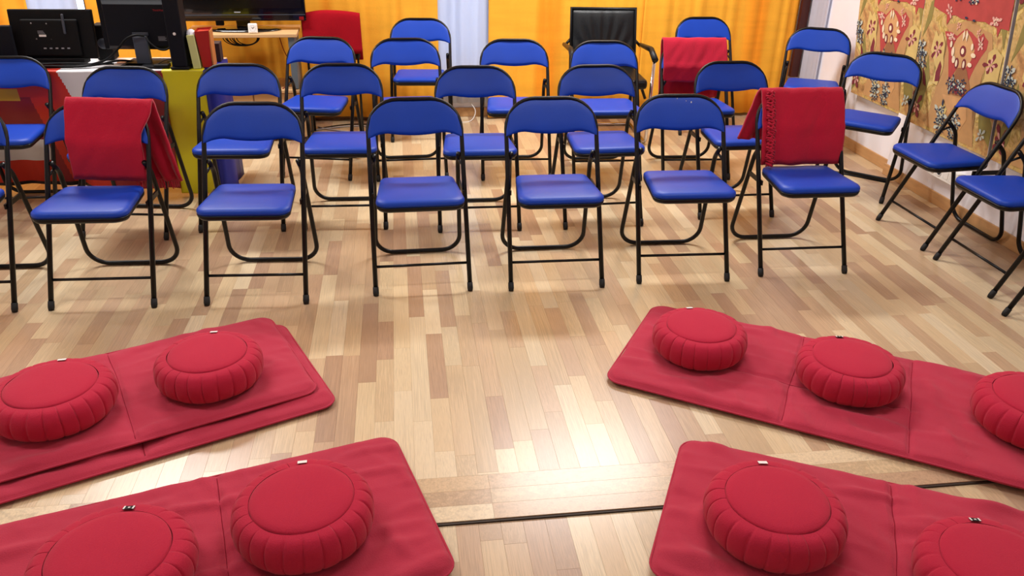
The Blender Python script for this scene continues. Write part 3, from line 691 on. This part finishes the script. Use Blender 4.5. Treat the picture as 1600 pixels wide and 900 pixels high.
CU_ = [
 (-1.155, 2.355, .055, 10, (1.0, 1.0, 1), 'round red cushion on the double mat at left, cut by the photo edge', 1, 96, (0, 0), False),
 (-.700, 2.505, .055, 40, (.95, .95, 1), 'round red cushion on the double mat at left, the one nearer the middle', 2, 92, (0, 0), False),
 (-.760, 1.600, .032, 70, (1.05, 1.05, 1), 'round red cushion in the left foreground with a black tag', 3, 88, (0, 0), True),
 (-.310, 1.742, .032, 20, (1.0, 1.0, 1.05), 'round red cushion in the left foreground with a white tag', 4, 95, (0, 0), False),
 (1.087, 2.553, ZM, 15, (.94, .94, 1), 'round red cushion at the left end of the back right mat', 5, 90, (0, 0), False),
 (1.545, 2.275, ZM, 50, (.97, .97, 1), 'round red cushion in the middle of the back right mat, with a black tag', 6, 80, (0, 0), True),
 (2.035, 1.965, ZM, 33, (1, 1, 1.05), 'round red cushion on the back right mat, cut by the right photo edge', 7, None, (0, 0), False),
 (.965, 1.598, .032, 60, (1.0, 1.0, 1.05), 'round red cushion in the right foreground with a white tag, whole in view', 8, 82, (0, 0), False),
 (1.425, 1.318, .032, 5, (1, 1, 1), 'round red cushion at the bottom right corner of the photo, with a black tag', 9, 78, (0, 0), True),
]
for a in CU_: cushion(*a)

# ---------------------------------------------------------------- table with flag cloths
TZ = .70; TY = 4.62
tb = thing('long_table', 'long table under bright coloured cloths, carrying the monitors', 'table', (-2.1, 4.95, 0))
MB().box(-1.35, 1.1, -.3, .05, TZ - .028, TZ - .003, .003).build('tabletop', M['desk_wood'], tb)
for x in (-1.25, 1.03):
    for y in (-.26, .02): MB().tube([(x, y, 0), (x, y, TZ - .03)], .016, 10).build('leg', M['desk_grey'], tb)
def cloth_front(name, label, x0, x1, fn, mats, seed, zb=.02, top=True, side=False):
    n = max(4, int((x1 - x0) / .006)); k = 100; V = []; F = []; MI = []
    def fold(x, z): return .012 * (math.sin(x * 17 + seed) + .6 * math.sin(x * 39 + 2 * seed)) * (1 - z / TZ) + .006 * nz(x * 9, z * 5, seed)
    for j in range(k + 1):
        z = lerp(zb, TZ + .002, j / k)
        for i in range(n + 1):
            x = lerp(x0, x1, i / n); V.append((x, TY - .012 - (.02 - (.14 * sstep((-1.72 - x) / .15) * sstep((x + 2.5) / .15) if seed == 3 else 0)) * (1 - z / TZ) - fold(x, z) * (0 if j == k else 1), z + (.01 * nz(x * 4, seed) if j == 0 else 0)))
    T_ = k + 8
    for j in range(1, 9):
        y = TY + .36 * j / 8
        for i in range(n + 1): x = lerp(x0, x1, i / n); V.append((x, y - .01, TZ + .002 + .001 * nz(x * 9, y * 9, seed)))
    for j in range(T_):
        for i in range(n):
            a = j * (n + 1) + i; F.append((a, a + 1, a + n + 2, a + n + 1)); c = V[a]; MI.append(fn(c[0] + .005, c[2], c[1], j >= k))
    o = mesh(name, V, F, mats, None, True)
    for p, q in zip(o.data.polygons, MI): p.material_index = q
    md = o.modifiers.new('thick', 'SOLIDIFY'); md.thickness = .0015; md.offset = 1
    return tag(o, label, 'tablecloth')
# red / white / red cloth with other colours at the left
def f_left(x, z, y, top):
    if top: return 1 if x > -1.80 else (0 if x > -1.93 else 2)
    if x > -1.49 + .10 * (z - .57): return 2
    if x > -1.62 and z < .50: return 2
    if x > -1.62 - .09 * (TZ - z) / .3 and z > .56 - 0: return 1 if x > -1.80 + (TZ - z) * .35 else 0
    if x > -1.80 + (TZ - z) * .35 and z > .36: return 1
    if z < .06: return 4
    if x < -1.95 and z < .30 + .02 and z > .19: return 1
    if x < -1.95 and z < .19: return 0
    if x < -2.02 and .54 < z < .59 + .02: return 3
    if x < -2.0 + (TZ - z) * .2 and z < .56: return 2
    return 0
cloth_front('flag_tablecloth', 'red and white flag cloth over the left of the long table', -3.4, -1.268, f_left, [M['f_red'], M['f_white'], M['f_maroon'], M['f_ochre'], M['f_black']], 3, zb=.045)
cloth_front('yellow_tablecloth', 'bright yellow cloth hanging down the front of the long table to the floor', -1.272, -1.055, lambda x, z, y, top: 0, [M['f_yellow']], 8, zb=.012)
# navy cloth round the right end
V = []; F = []
pathx = [(-1.054, TY - .028), (-1.03, TY - .036), (-1.0, TY - .018), (-.985, TY + .03), (-.982, TY + .10), (-.985, TY + .16), (-.982, TY + .23), (-.984, TY + .30)]
for j in range(17):
    z = lerp(.012, TZ + .003, j / 16)
    for i, (x, y) in enumerate(pathx): V.append((x + .010 * math.sin(i * 2.1) * (1 - z / TZ) - .0, y, z))
for j in range(16):
    for i in range(7): a = j * 8 + i; F.append((a, a + 1, a + 9, a + 8))
b0 = len(V)
for (x, y) in pathx: V.append((min(x, -1.06) if y > TY else x, max(y, TY), TZ + .0045))
for i in range(7): F.append((16 * 8 + i, 16 * 8 + i + 1, b0 + i + 1, b0 + i))
o = mesh('navy_tablecloth', V, F, M['f_blue'], None, True); md = o.modifiers.new('thick', 'SOLIDIFY'); md.thickness = .0015; tag(o, 'navy blue cloth hanging down the right end of the long table', 'tablecloth')
TT = TZ + .006
def text(body, size, m, parent, loc, rot, ext=.0003, name='printed_words'):
    c = bpy.data.curves.new('t', 'FONT'); c.body = body; c.size = size; c.extrude = ext; c.align_x = 'CENTER'; c.align_y = 'CENTER'
    t = bpy.data.objects.new('t', c); COL.objects.link(t); bpy.context.view_layer.update()
    me = bpy.data.meshes.new_from_object(t.evaluated_get(bpy.context.evaluated_depsgraph_get())); bpy.data.objects.remove(t)
    me.materials.clear(); me.materials.append(m); o = bpy.data.objects.new(name, me); COL.objects.link(o); o.parent = parent; o.location = loc; o.rotation_euler = rot; return o
# monitor seen from behind, leftmost whole one
mo = thing('monitor', 'black monitor seen from behind with four screws and a white sticker', 'monitor', (-1.845, 4.78, TT), R(-1))
mo.rotation_euler = (R(-6), 0, R(-1))
MB().box(-.212, .212, -.012, .02, .03, .285, .006).build('screen_housing', M['plastic'], mo)
MB().box(-.15, .14, -.034, -.012, .045, .235, .008).build('back_cover', M['plastic'], mo)
MB().box(-.13, .13, -.06, .1, .0, .014, .004).box(-.16, .15, -.045, .05, .012, .034, .004).build('base', M['plastic'], mo)
for x, z in ((-.092, .215), (-.015, .213), (-.078, .135), (-.003, .133)): MB().lathe([(0, -.003), (.004, -.002), (.004, 0), (0, 0)], n=10).build('screw', M['screw'], mo).matrix_local = Matrix.Translation((x, -.034, z)) @ Matrix.Rotation(R(90), 4, 'X')
lb = MB().box(-.062, -.026, -.0355, -.034, .146, .157, .0005).build('sticker', M['white_plastic'], mo); 
for i in range(3): MB().box(-.066, -.03 - .004 * i, -.0352, -.034, .162 + .006 * i, .164 + .006 * i).build('printed_line', M['grey_mark'], mo)
MB().box(.067, .08, -.044, -.034, .16, .262, .004).build('cable_guide', M['grey_plastic'], mo)
for i in range(5): MB().box(-.05 + .03 * i, -.036 + .03 * i, -.0355, -.03, .083, .09, .001).build('port', M['grey_mark'], mo)
MB().box(.098, .104, -.0135, -.012, .18, .222).build('printed_mark', M['grey_mark'], mo)
# second monitor, larger, on a column stand
m2 = thing('monitor', 'large blue-black monitor from behind on a column stand, nearer the middle of the table', 'monitor', (-1.372, 4.80, TT), R(-3))
MB().box(-.225, .215, -.016, .025, .075, .395, .008).build('screen_housing', M['plastic_blue'], m2)
V = [(-.2, -.016, .08), (.19, -.016, .08), (.19, -.016, .345), (-.2, -.016, .345), (-.185, -.045, .1), (.165, -.045, .1), (.145, -.045, .315), (-.185, -.045, .315)]
mesh('back_cover', V, [(4, 5, 6, 7), (0, 1, 5, 4), (1, 2, 6, 5), (2, 3, 7, 6), (3, 0, 4, 7)], M['plastic_blue'], m2)
MB().box(-.05, .025, -.075, -.04, .0, .155, .006).build('stand_column', M['grey_plastic'], m2)
MB().box(-.12, .10, -.15, .08, 0, .012, .004).build('stand_base', M['plastic_blue'], m2)
MB().box(-.055, .03, -.052, -.045, .155, .172, .003).build('vent_strip', M['grey_plastic'], m2)
text('lenovo', .034, M['grey_mark'], m2, (-.13, -.0168, .372), (R(90), 0, 0))
text('ThinkVision', .014, M['red_mark'], m2, (.105, -.0458, .286), (R(90), 0, 0))
sp_ = MB().box(.075, .125, -.0462, -.045, .125, .155).build('rating_label', M['black_tag'], m2)
for i in range(4): MB().box(.078, .12 - .006 * (i % 2), -.0466, -.0462, .129 + .006 * i, .131 + .006 * i).build('printed_line', M['grey_mark'], m2)
# slim tower in front of that monitor
tw = thing('slim_computer', 'tall slim dark computer unit with a white dot standing on the yellow cloth', 'computer', (-1.168, 4.665, TT), R(-3))
MB().box(-.045, .036, -.05, .05, .012, .40, .006).build('casing', M['plastic_blue'], tw)
MB().box(-.052, .045, -.06, .06, 0, .014, .005).build('foot', M['plastic'], tw)
MB().lathe([(0, 0), (.008, 0), (.0075, -.002), (0, -.002)], n=14).build('white_dot', M['white_plastic'], tw).matrix_local = Matrix.Translation((-.005, -.0505, .185)) @ Matrix.Rotation(R(-90), 4, 'X')
# dark monitor at the photo's left edge
m3 = thing('monitor', 'dark monitor at the very left edge of the photo', 'monitor', (-2.22, 4.70, TT), R(4))
MB().box(-.2, .2, -.015, .02, .05, .215, .006).build('screen_housing', M['plastic_blue'], m3)
MB().box(-.04, .04, -.03, -.005, 0, .1, .004).box(-.1, .1, -.07, .08, 0, .012, .004).build('stand', M['plastic_blue'], m3)
MB().box(.13, .145, -.0162, -.015, .18, .19).build('white_dot', M['white_plastic'], m3)
# small black box between the monitors
bx = thing('speaker', 'small black loudspeaker in the gap between the two monitors', 'speaker', (-1.63, 4.94, TT), R(2))
MB().box(-.05, .04, -.05, .05, 0, .19, .006).build('cabinet', M['plastic'], bx); MB().lathe([(0, -.004), (.02, -.006), (.028, -.002), (.03, 0)], n=20).build('speaker_cone', M['grey_plastic'], bx).matrix_local = Matrix.Translation((-.005, -.05, .09)) @ Matrix.Rotation(R(90), 4, 'X') @ Matrix.Scale(-1, 4, (0, 0, 1))
# cables on the table
def cable(name, label, pts, r, m='plastic', cat='cable', parent=None):
    P = [Vector(p) for p in pts]; out = []
    for i in range(len(P) - 1):
        p0 = P[max(0, i - 1)]; p1 = P[i]; p2 = P[i + 1]; p3 = P[min(len(P) - 1, i + 2)]
        for k in range(8):
            t = k / 8; out.append(.5 * ((2 * p1) + (-p0 + p2) * t + (2 * p0 - 5 * p1 + 4 * p2 - p3) * t * t + (-p0 + 3 * p1 - 3 * p2 + p3) * t ** 3))
    out.append(P[-1]); o = MB().tube(out, r, 7).build(name, M[m], parent)
    return tag(o, label, cat) if label else o
cable('signal_cable', 'thick black cable curving from the large monitor down to the table', [(-1.36, 4.72, .865), (-1.40, 4.69, .872), (-1.45, 4.69, .85), (-1.50, 4.69, .80), (-1.57, 4.69, .745), (-1.68, 4.68, .718), (-1.80, 4.66, .714), (-1.95, 4.66, .713)], .0065)
cable('power_cable', 'black cable hanging in a loop under the large monitor', [(-1.35, 4.715, .86), (-1.33, 4.70, .83), (-1.29, 4.695, .80), (-1.255, 4.70, .795), (-1.225, 4.705, .812)], .005)
pl_ = MB().box(-.012, .012, -.012, .012, 0, .045, .004); o = pl_.build('power_plug', M['plastic']); o.location = (-1.228, 4.705, .80); o.rotation_euler = (0, R(40), 0); tag(o, 'black plug at the end of the looping power cable', 'plug')
cable('black_cable', 'bundle strand of black cable lying before the leftmost whole monitor', [(-2.0, 4.67, .714), (-1.85, 4.655, .72), (-1.7, 4.665, .716), (-1.6, 4.70, .722), (-1.52, 4.75, .73), (-1.46, 4.80, .714)], .006)
cable('black_cable', 'second black cable strand behind the first on the table', [(-2.02, 4.70, .714), (-1.8, 4.69, .728), (-1.64, 4.70, .722), (-1.55, 4.74, .714)], .005)
cable('black_cable', 'thin black cable running to the foot of the slim computer', [(-1.32, 4.655, .711), (-1.27, 4.68, .74), (-1.22, 4.70, .745), (-1.19, 4.73, .73)], .002)
o = MB().box(-.14, .08, -.05, .06, 0, .006, .001).build('paper_sheet', M['pink_paper']); o.location = (-1.42, 4.86, TT); o.rotation_euler.z = .2; tag(o, 'peach sheet of paper under the large monitor', 'paper')
o = MB().box(-.05, .05, -.03, .03, 0, .012, .002).build('red_booklet', M['bag_red']); o.location = (-1.43, 4.70, TT); o.rotation_euler.z = -.15; tag(o, 'small red booklet beside the large monitor stand', 'booklet')
o = MB().box(-.045, .035, -.03, .03, 0, .02, .006).build('black_adapter', M['plastic']); o.location = (-1.275, 4.675, TT); tag(o, 'black adapter block left of the slim computer', 'adapter')
# bags beside the computer
g = thing('green_folder', 'pale green narrow paper bag with white tissue on top', 'bag', (-1.096, 4.70, TT), R(6)); g.rotation_euler = (0, R(-4), R(6))
MB().box(-.02, .018, -.07, .07, 0, .175, .002).build('bag_body', M['bag_green'], g)
V = []; F = []
for j in range(7):
    for i in range(12):
        a = 2 * PI * i / 12; rr = .024 * math.cos(j / 6 * PI / 2) + .002; V.append((rr * math.cos(a) * (1 + .25 * nz(i, j)), -.02 + 1.4 * rr * math.sin(a), .170 + .03 * math.sin(j / 6 * PI / 2) + .004 * nz(i * 2, j * 2)))
for j in range(6):
    for i in range(12): F.append((j * 12 + i, j * 12 + (i + 1) % 12, (j + 1) * 12 + (i + 1) % 12, (j + 1) * 12 + i))
mesh('tissue_paper', V, F, M['tissue'], g)
rb = thing('red_gift_bag', 'red paper gift bag with a tan right edge on the table', 'bag', (-1.042, 4.72, TT), R(4))
V = [(-.028, -.05, 0), (.02, -.05, 0), (.02, .05, 0), (-.028, .05, 0), (-.045, -.065, .19), (.028, -.065, .195), (.028, .065, .195), (-.045, .065, .19), (-.01, -.056, .19), (-.01, .056, .19)]
mesh('bag_body', V, [(3, 2, 1, 0), (0, 1, 5, 4), (1, 2, 6, 5), (2, 3, 7, 6), (3, 0, 4, 7)], M['bag_red'], rb)
MB().box(.024, .032, -.06, .06, 0, .19, .001).build('tan_edge', M['bag_gold'], rb)
MB().box(-.04, .024, -.061, .061, .178, .182).build('bag_filling', M['bag_red'], rb)
db = thing('dark_box', 'dark brown box standing right of the red gift bag', 'box', (-1.035, 4.86, TT), R(2))
MB().box(-.035, .035, -.04, .05, 0, .10, .002).build('carton', M['dark_box'], db); MB().box(-.0365, -.035, -.03, .0, .02, .085).build('red_label', M['red_mark'], db)

# ---------------------------------------------------------------- television on a cabinet desk
dk = thing('television_desk', 'light wood desk with grey uprights and a low cupboard, under the television', 'desk', (-1.0, 5.84, 0), R(2))
MB().box(-.40, .325, -.2, .2, .70, .722, .003).build('desk_top', M['desk_wood'], dk)
for s in (-.36, .285): MB().box(s - .02, s + .02, -.19, .19, .36, .70, .003).build('upright', M['desk_grey'], dk)
cp = MB().box(-.38, .34, -.17, .19, .02, .335, .002).build('cupboard', M['desk_wood'], dk)
MB().box(-.40, .345, -.2, .2, .335, .355, .002).build('lower_shelf', M['desk_wood'], dk)
for a, b in ((-.355, -.004), (.004, .335)):
    d_ = MB().box(a, b, -.188, -.172, .03, .33, .002).build('door', M['desk_wood'], dk); MB().tube([((b - .03 if a < -.1 else a + .03), -.2, .2), ((b - .03 if a < -.1 else a + .03), -.2, .26)], .004, 8).build('handle', M['chrome'], d_)
MB().box(-.383, -.358, -.192, -.17, .02, .335, .002).build('white_edge_post', M['white_plastic'], dk)
tv = thing('television', 'wide flat black television on an oval stand on the desk', 'television', (-1.035, 5.82, .7225), R(2))
MB().box(-.42, .42, -.02, .05, .062, .62, .01).build('screen_housing', M['gloss_black'], tv)
MB().box(-.395, .395, -.0225, -.02, .14, .59).build('screen', M['screen'], tv)
MB().box(-.415, .415, -.026, -.02, .098, .102).build('bezel_line', M['grey_plastic'], tv)
MB().box(-.42, .42, -.028, -.02, .062, .074, .002).build('lower_lip', M['gloss_black'], tv)
MB().box(-.04, .0, -.0265, -.026, .114, .121).build('maker_mark', M['grey_mark'], tv)
MB().box(.375, .405, -.030, -.027, .066, .088, .001).build('sensor_window', M['dark_red'], tv)
MB().box(-.04, .05, .0, .03, .008, .11, .004).build('stand_neck', M['gloss_black'], tv)
V = []; F = []; n = 40
for (s_, z) in ((1, .001), (1, .007), (.85, .014), (.25, .02)):
    for i in range(n): a = 2 * PI * i / n; V.append((.005 + .245 * s_ * math.cos(a), .0 + .115 * s_ * math.sin(a), z))
for j in range(3):
    for i in range(n): F.append((j * n + i, j * n + (i + 1) % n, (j + 1) * n + (i + 1) % n, (j + 1) * n + i))
F.append(tuple(range(n))[::-1]); F.append(tuple(3 * n + i for i in range(n))); mesh('stand_base', V, F, M['gloss_black'], tv, True)
tj = MB().box(-.17, -.12, -.01, .03, .03, .1, .004).build('cable_connector', M['plastic'], tv)
# clock
ck = thing('table_clock', 'small white square table clock in front of the television stand', 'clock', (-.948, 5.675, .723), R(4)); ck.scale = (.8, .8, .85); ck.rotation_euler = (R(-8), 0, R(4))
MB().box(-.037, .037, -.012, .014, 0, .074, .009).build('case', M['white_plastic'], ck)
MB().box(-.028, .028, -.0135, -.012, .009, .065, .0006).build('dial', M['white_tag'], ck)
for i in range(12):
    a = 2 * PI * i / 12; o = MB().box(-.001, .001, -.0145, -.0135, .021, .025).build('hour_mark', M['black_tag'], ck); o.matrix_local = Matrix.Translation((0, 0, .037)) @ Matrix.Rotation(a, 4, 'Y')
for a, l, ww in ((50, .017, .0014), (-38, .012, .0018)):
    o = MB().box(-ww, ww, -.0152, -.0145, -.003, l).build('clock_hand', M['black_tag'], ck); o.matrix_local = Matrix.Translation((0, 0, .037)) @ Matrix.Rotation(R(a), 4, 'Y')
# coil of cable hanging under the desk top
cl = MB()
for q in range(7):
    P = []; rx, rz_ = .115 - .008 * q, .052 - .005 * q
    for i in range(25): a = PI * i / 24; P.append((-1.03 + .006 * q - rx * math.cos(a), 5.68 + .012 * math.sin(q * 2.2), .695 - rz_ * math.sin(a) - .004 * q * math.sin(a)))
    cl.tube(P, .0035, 6)
tag(cl.build('cable_coil', M['plastic']), 'coil of black cables hanging under the television desk top', 'cable')
cable('hanging_cable', 'thin dark cable hanging from the desk top past the right upright', [(-.79, 5.70, .71), (-.77, 5.73, .6), (-.72, 5.72, .48), (-.74, 5.70, .40), (-.80, 5.68, .358)], .003, 'dark_red')
cable('floor_cable', 'grey cable lying on the floor behind the third row, near the desk', [(-.62, 6.0, .006), (-.55, 5.93, .006), (-.4, 5.85, .006), (-.3, 5.8, .006), (-.2, 5.86, .006)], .005, 'strap_grey')
cable('floor_cable', 'second grey floor cable near the desk, running straighter', [(-.66, 5.9, .006), (-.5, 5.97, .006), (-.35, 6.0, .006), (-.12, 5.97, .006), (.0, 5.99, .006)], .005, 'strap_grey')
cable('floor_cable', 'black floor cable along the orange curtain', [(-.7, 5.8, .006), (-.6, 5.95, .006), (-.4, 6.05, .006), (-.15, 6.03, .006), (.02, 6.0, .006)], .004)
cable('floor_cable', 'thin pale cable at the foot of the white net curtain', [(.52, 6.22, .12), (.56, 6.18, .06), (.52, 6.1, .006), (.42, 6.05, .005)], .003, 'white_plastic')

# ---------------------------------------------------------------- red-covered chair beside the desk
rc_ = thing('side_chair', 'thin black-legged chair hidden under a large red cover by the desk', 'chair', (-.452, 5.62, 0), R(3))
for x in (-.165, .175):
    MB().tube(fillet([(x, .0, .0), (x, -.01, .43), (x, .2, .44)], .04, 4), .008, 8).build('leg', M['black_metal'], rc_)
    MB().tube(fillet([(x, .30, .0), (x, .22, .43), (x, .27, .82)], .2, 4), .008, 8).build('leg', M['black_metal'], rc_)
MB().box(-.165, .175, -.12, .25, .43, .46, .01).build('seat', M['rubber'], rc_)
MB().box(-.19, .19, .235, .262, .52, .80, .01).build('backrest', M['rubber'], rc_)
V = []; F = []; n = 30
rows = [(-.0, .54, 1)] + [(.205 + .03 * t / 8, lerp(.56, .82, t / 8), 1) for t in range(9)] + [(.245, .838, 1), (.265, .843, 1), (.29, .832, 1)] + [(.30 + .02 * t / 5, lerp(.80, .5, t / 5), 1) for t in range(6)]
rows = rows[1:]
for j, (y, z, _) in enumerate(rows):
    for i in range(n + 1):
        u = i / n; x = lerp(-.185, .205, u) * (1 + .08 * (.84 - z)); zz = z - (.022 * (2 * u - 1) ** 2 if z > .6 else 0); V.append((x, y + .006 * nz(x * 9, z * 6, 5) - .004, zz + .006 * nz(x * 6, 1, 2)))
for j in range(len(rows) - 1):
    for i in range(n): a = j * (n + 1) + i; F.append((a, a + 1, a + n + 2, a + n + 1))
o = mesh('red_cover', V, F, M['red_cover'], None, True); o.location = (-.452, 5.62, 0); o.rotation_euler.z = R(3); md = o.modifiers.new('thick', 'SOLIDIFY'); md.thickness = .012; tag(o, 'large plain red cloth over the back of the chair beside the desk', 'shawl')

# ---------------------------------------------------------------- black leather armchair
ac = thing('leather_armchair', 'black leather armchair with chrome frame before the orange curtain', 'armchair', (1.415, 5.42, 0), R(-3))
n, k = 30, 16; V = []; F = []
def ac_d(u, v):
    x = u * 2 - 1; d = 0
    for q in range(11):                       # creases fanning from the lower centre
        a = R(15 + 15 * q); dx, dz = (u - .5) * 1.5, v + .08; an = math.atan2(dz, dx); rr = math.hypot(dx, dz)
        d -= .014 * math.exp(-((an - a) * rr / .035) ** 2) * sstep((rr - .1) / .2) * sstep((1.15 - rr) / .5)
    return d + .010 * (1 - (x ** 8)) * (1 - (2 * v - 1) ** 8)
for s in (0, 1):
    for j in range(k + 1):
        for i in range(n + 1):
            u, v = i / n, j / k; z = lerp(.42, .855, v); yb = lerp(.33, .43, v)
            y = yb - .02 - ac_d(u, v) * 1.2 if s == 0 else yb + .022
            V.append((lerp(-.225, .225, u), y, z))
K = (n + 1) * (k + 1)
for s in (0, 1):
    for j in range(k):
        for i in range(n): a = s * K + j * (n + 1) + i; f = (a, a + 1, a + n + 2, a + n + 1); F.append(f if s == 0 else f[::-1])
for i in range(n): F.append((i + 1, i, K + i, K + i + 1)); a = k * (n + 1) + i; F.append((a, a + 1, K + a + 1, K + a))
for j in range(k): a = j * (n + 1); F.append((a, a + n + 1, K + a + n + 1, K + a)); a += n; F.append((a + n + 1, a, K + a, K + a + n + 1))
mesh('backrest', V, F, M['leather'], ac, True)
bd = MB()
bd.tube([(-.228, .315, .42), (-.228, .415, .86), (.228, .415, .86), (.228, .315, .42)], .014, 8); bd.build('leather_border', M['leather'], ac)
MB().box(-.23, .23, -.12, .34, .41, .475, .02).build('seat', M['leather'], ac)
for s in (-1, 1):
    x = s * .275
    pts = fillet([(x, .38, .62), (x, .05, .645), (x, -.08, .60)], .08, 6)
    MB().tube(pts, [.014] + [.02] * (len(pts) - 2) + [.022], 10).build('armrest', M['leather'], ac)
    MB().tube(fillet([(x, -.06, .60), (x, -.02, .012), (x, .50, .012)], .06, 6), .012, 10).build('side_tube', M['chrome'], ac)
    MB().tube([(x, .1, .3), (s * .22, .1, .43)], .01, 8).build('seat_support', M['black_metal'], ac)
MB().tube([(-.275, .50, .012), (.275, .50, .012)], .012, 10).build('base_bar', M['chrome'], ac)
for s in (-1, 1): MB().tube([(s * .275, .37, .61), (s * .225, .39, .66)], .01, 8).build('arm_bracket', M['black_metal'], ac)

# ---------------------------------------------------------------- wall socket box
sk = thing('socket_box', 'white surface-mounted double wall socket box low on the right wall', 'socket', (XN, 4.04, .165))
MB().box(-.045, 0, -.135, .135, 0, .078, .004).build('casing', M['white_plastic'], sk)
for y in (.09, .03):
    s_ = MB().lathe([(.026, -.001), (.026, .0015), (.021, .0015), (.019, -.001)], n=20); o = s_.build('outlet', M['white_plastic'], sk); o.matrix_local = Matrix.Translation((-.0455, y, .042)) @ Matrix.Rotation(R(-90), 4, 'Y')
    d_ = MB().lathe([(0, .0004), (.019, .0004), (.019, 0)], n=20).build('outlet_recess', M['grey_plastic'], o)
for y in (-.035, -.09): MB().box(-.0465, -.045, y - .02, y + .02, .02, .06, .002).build('blank_plate', M['white_plastic'], sk)
# white specks on the chair back
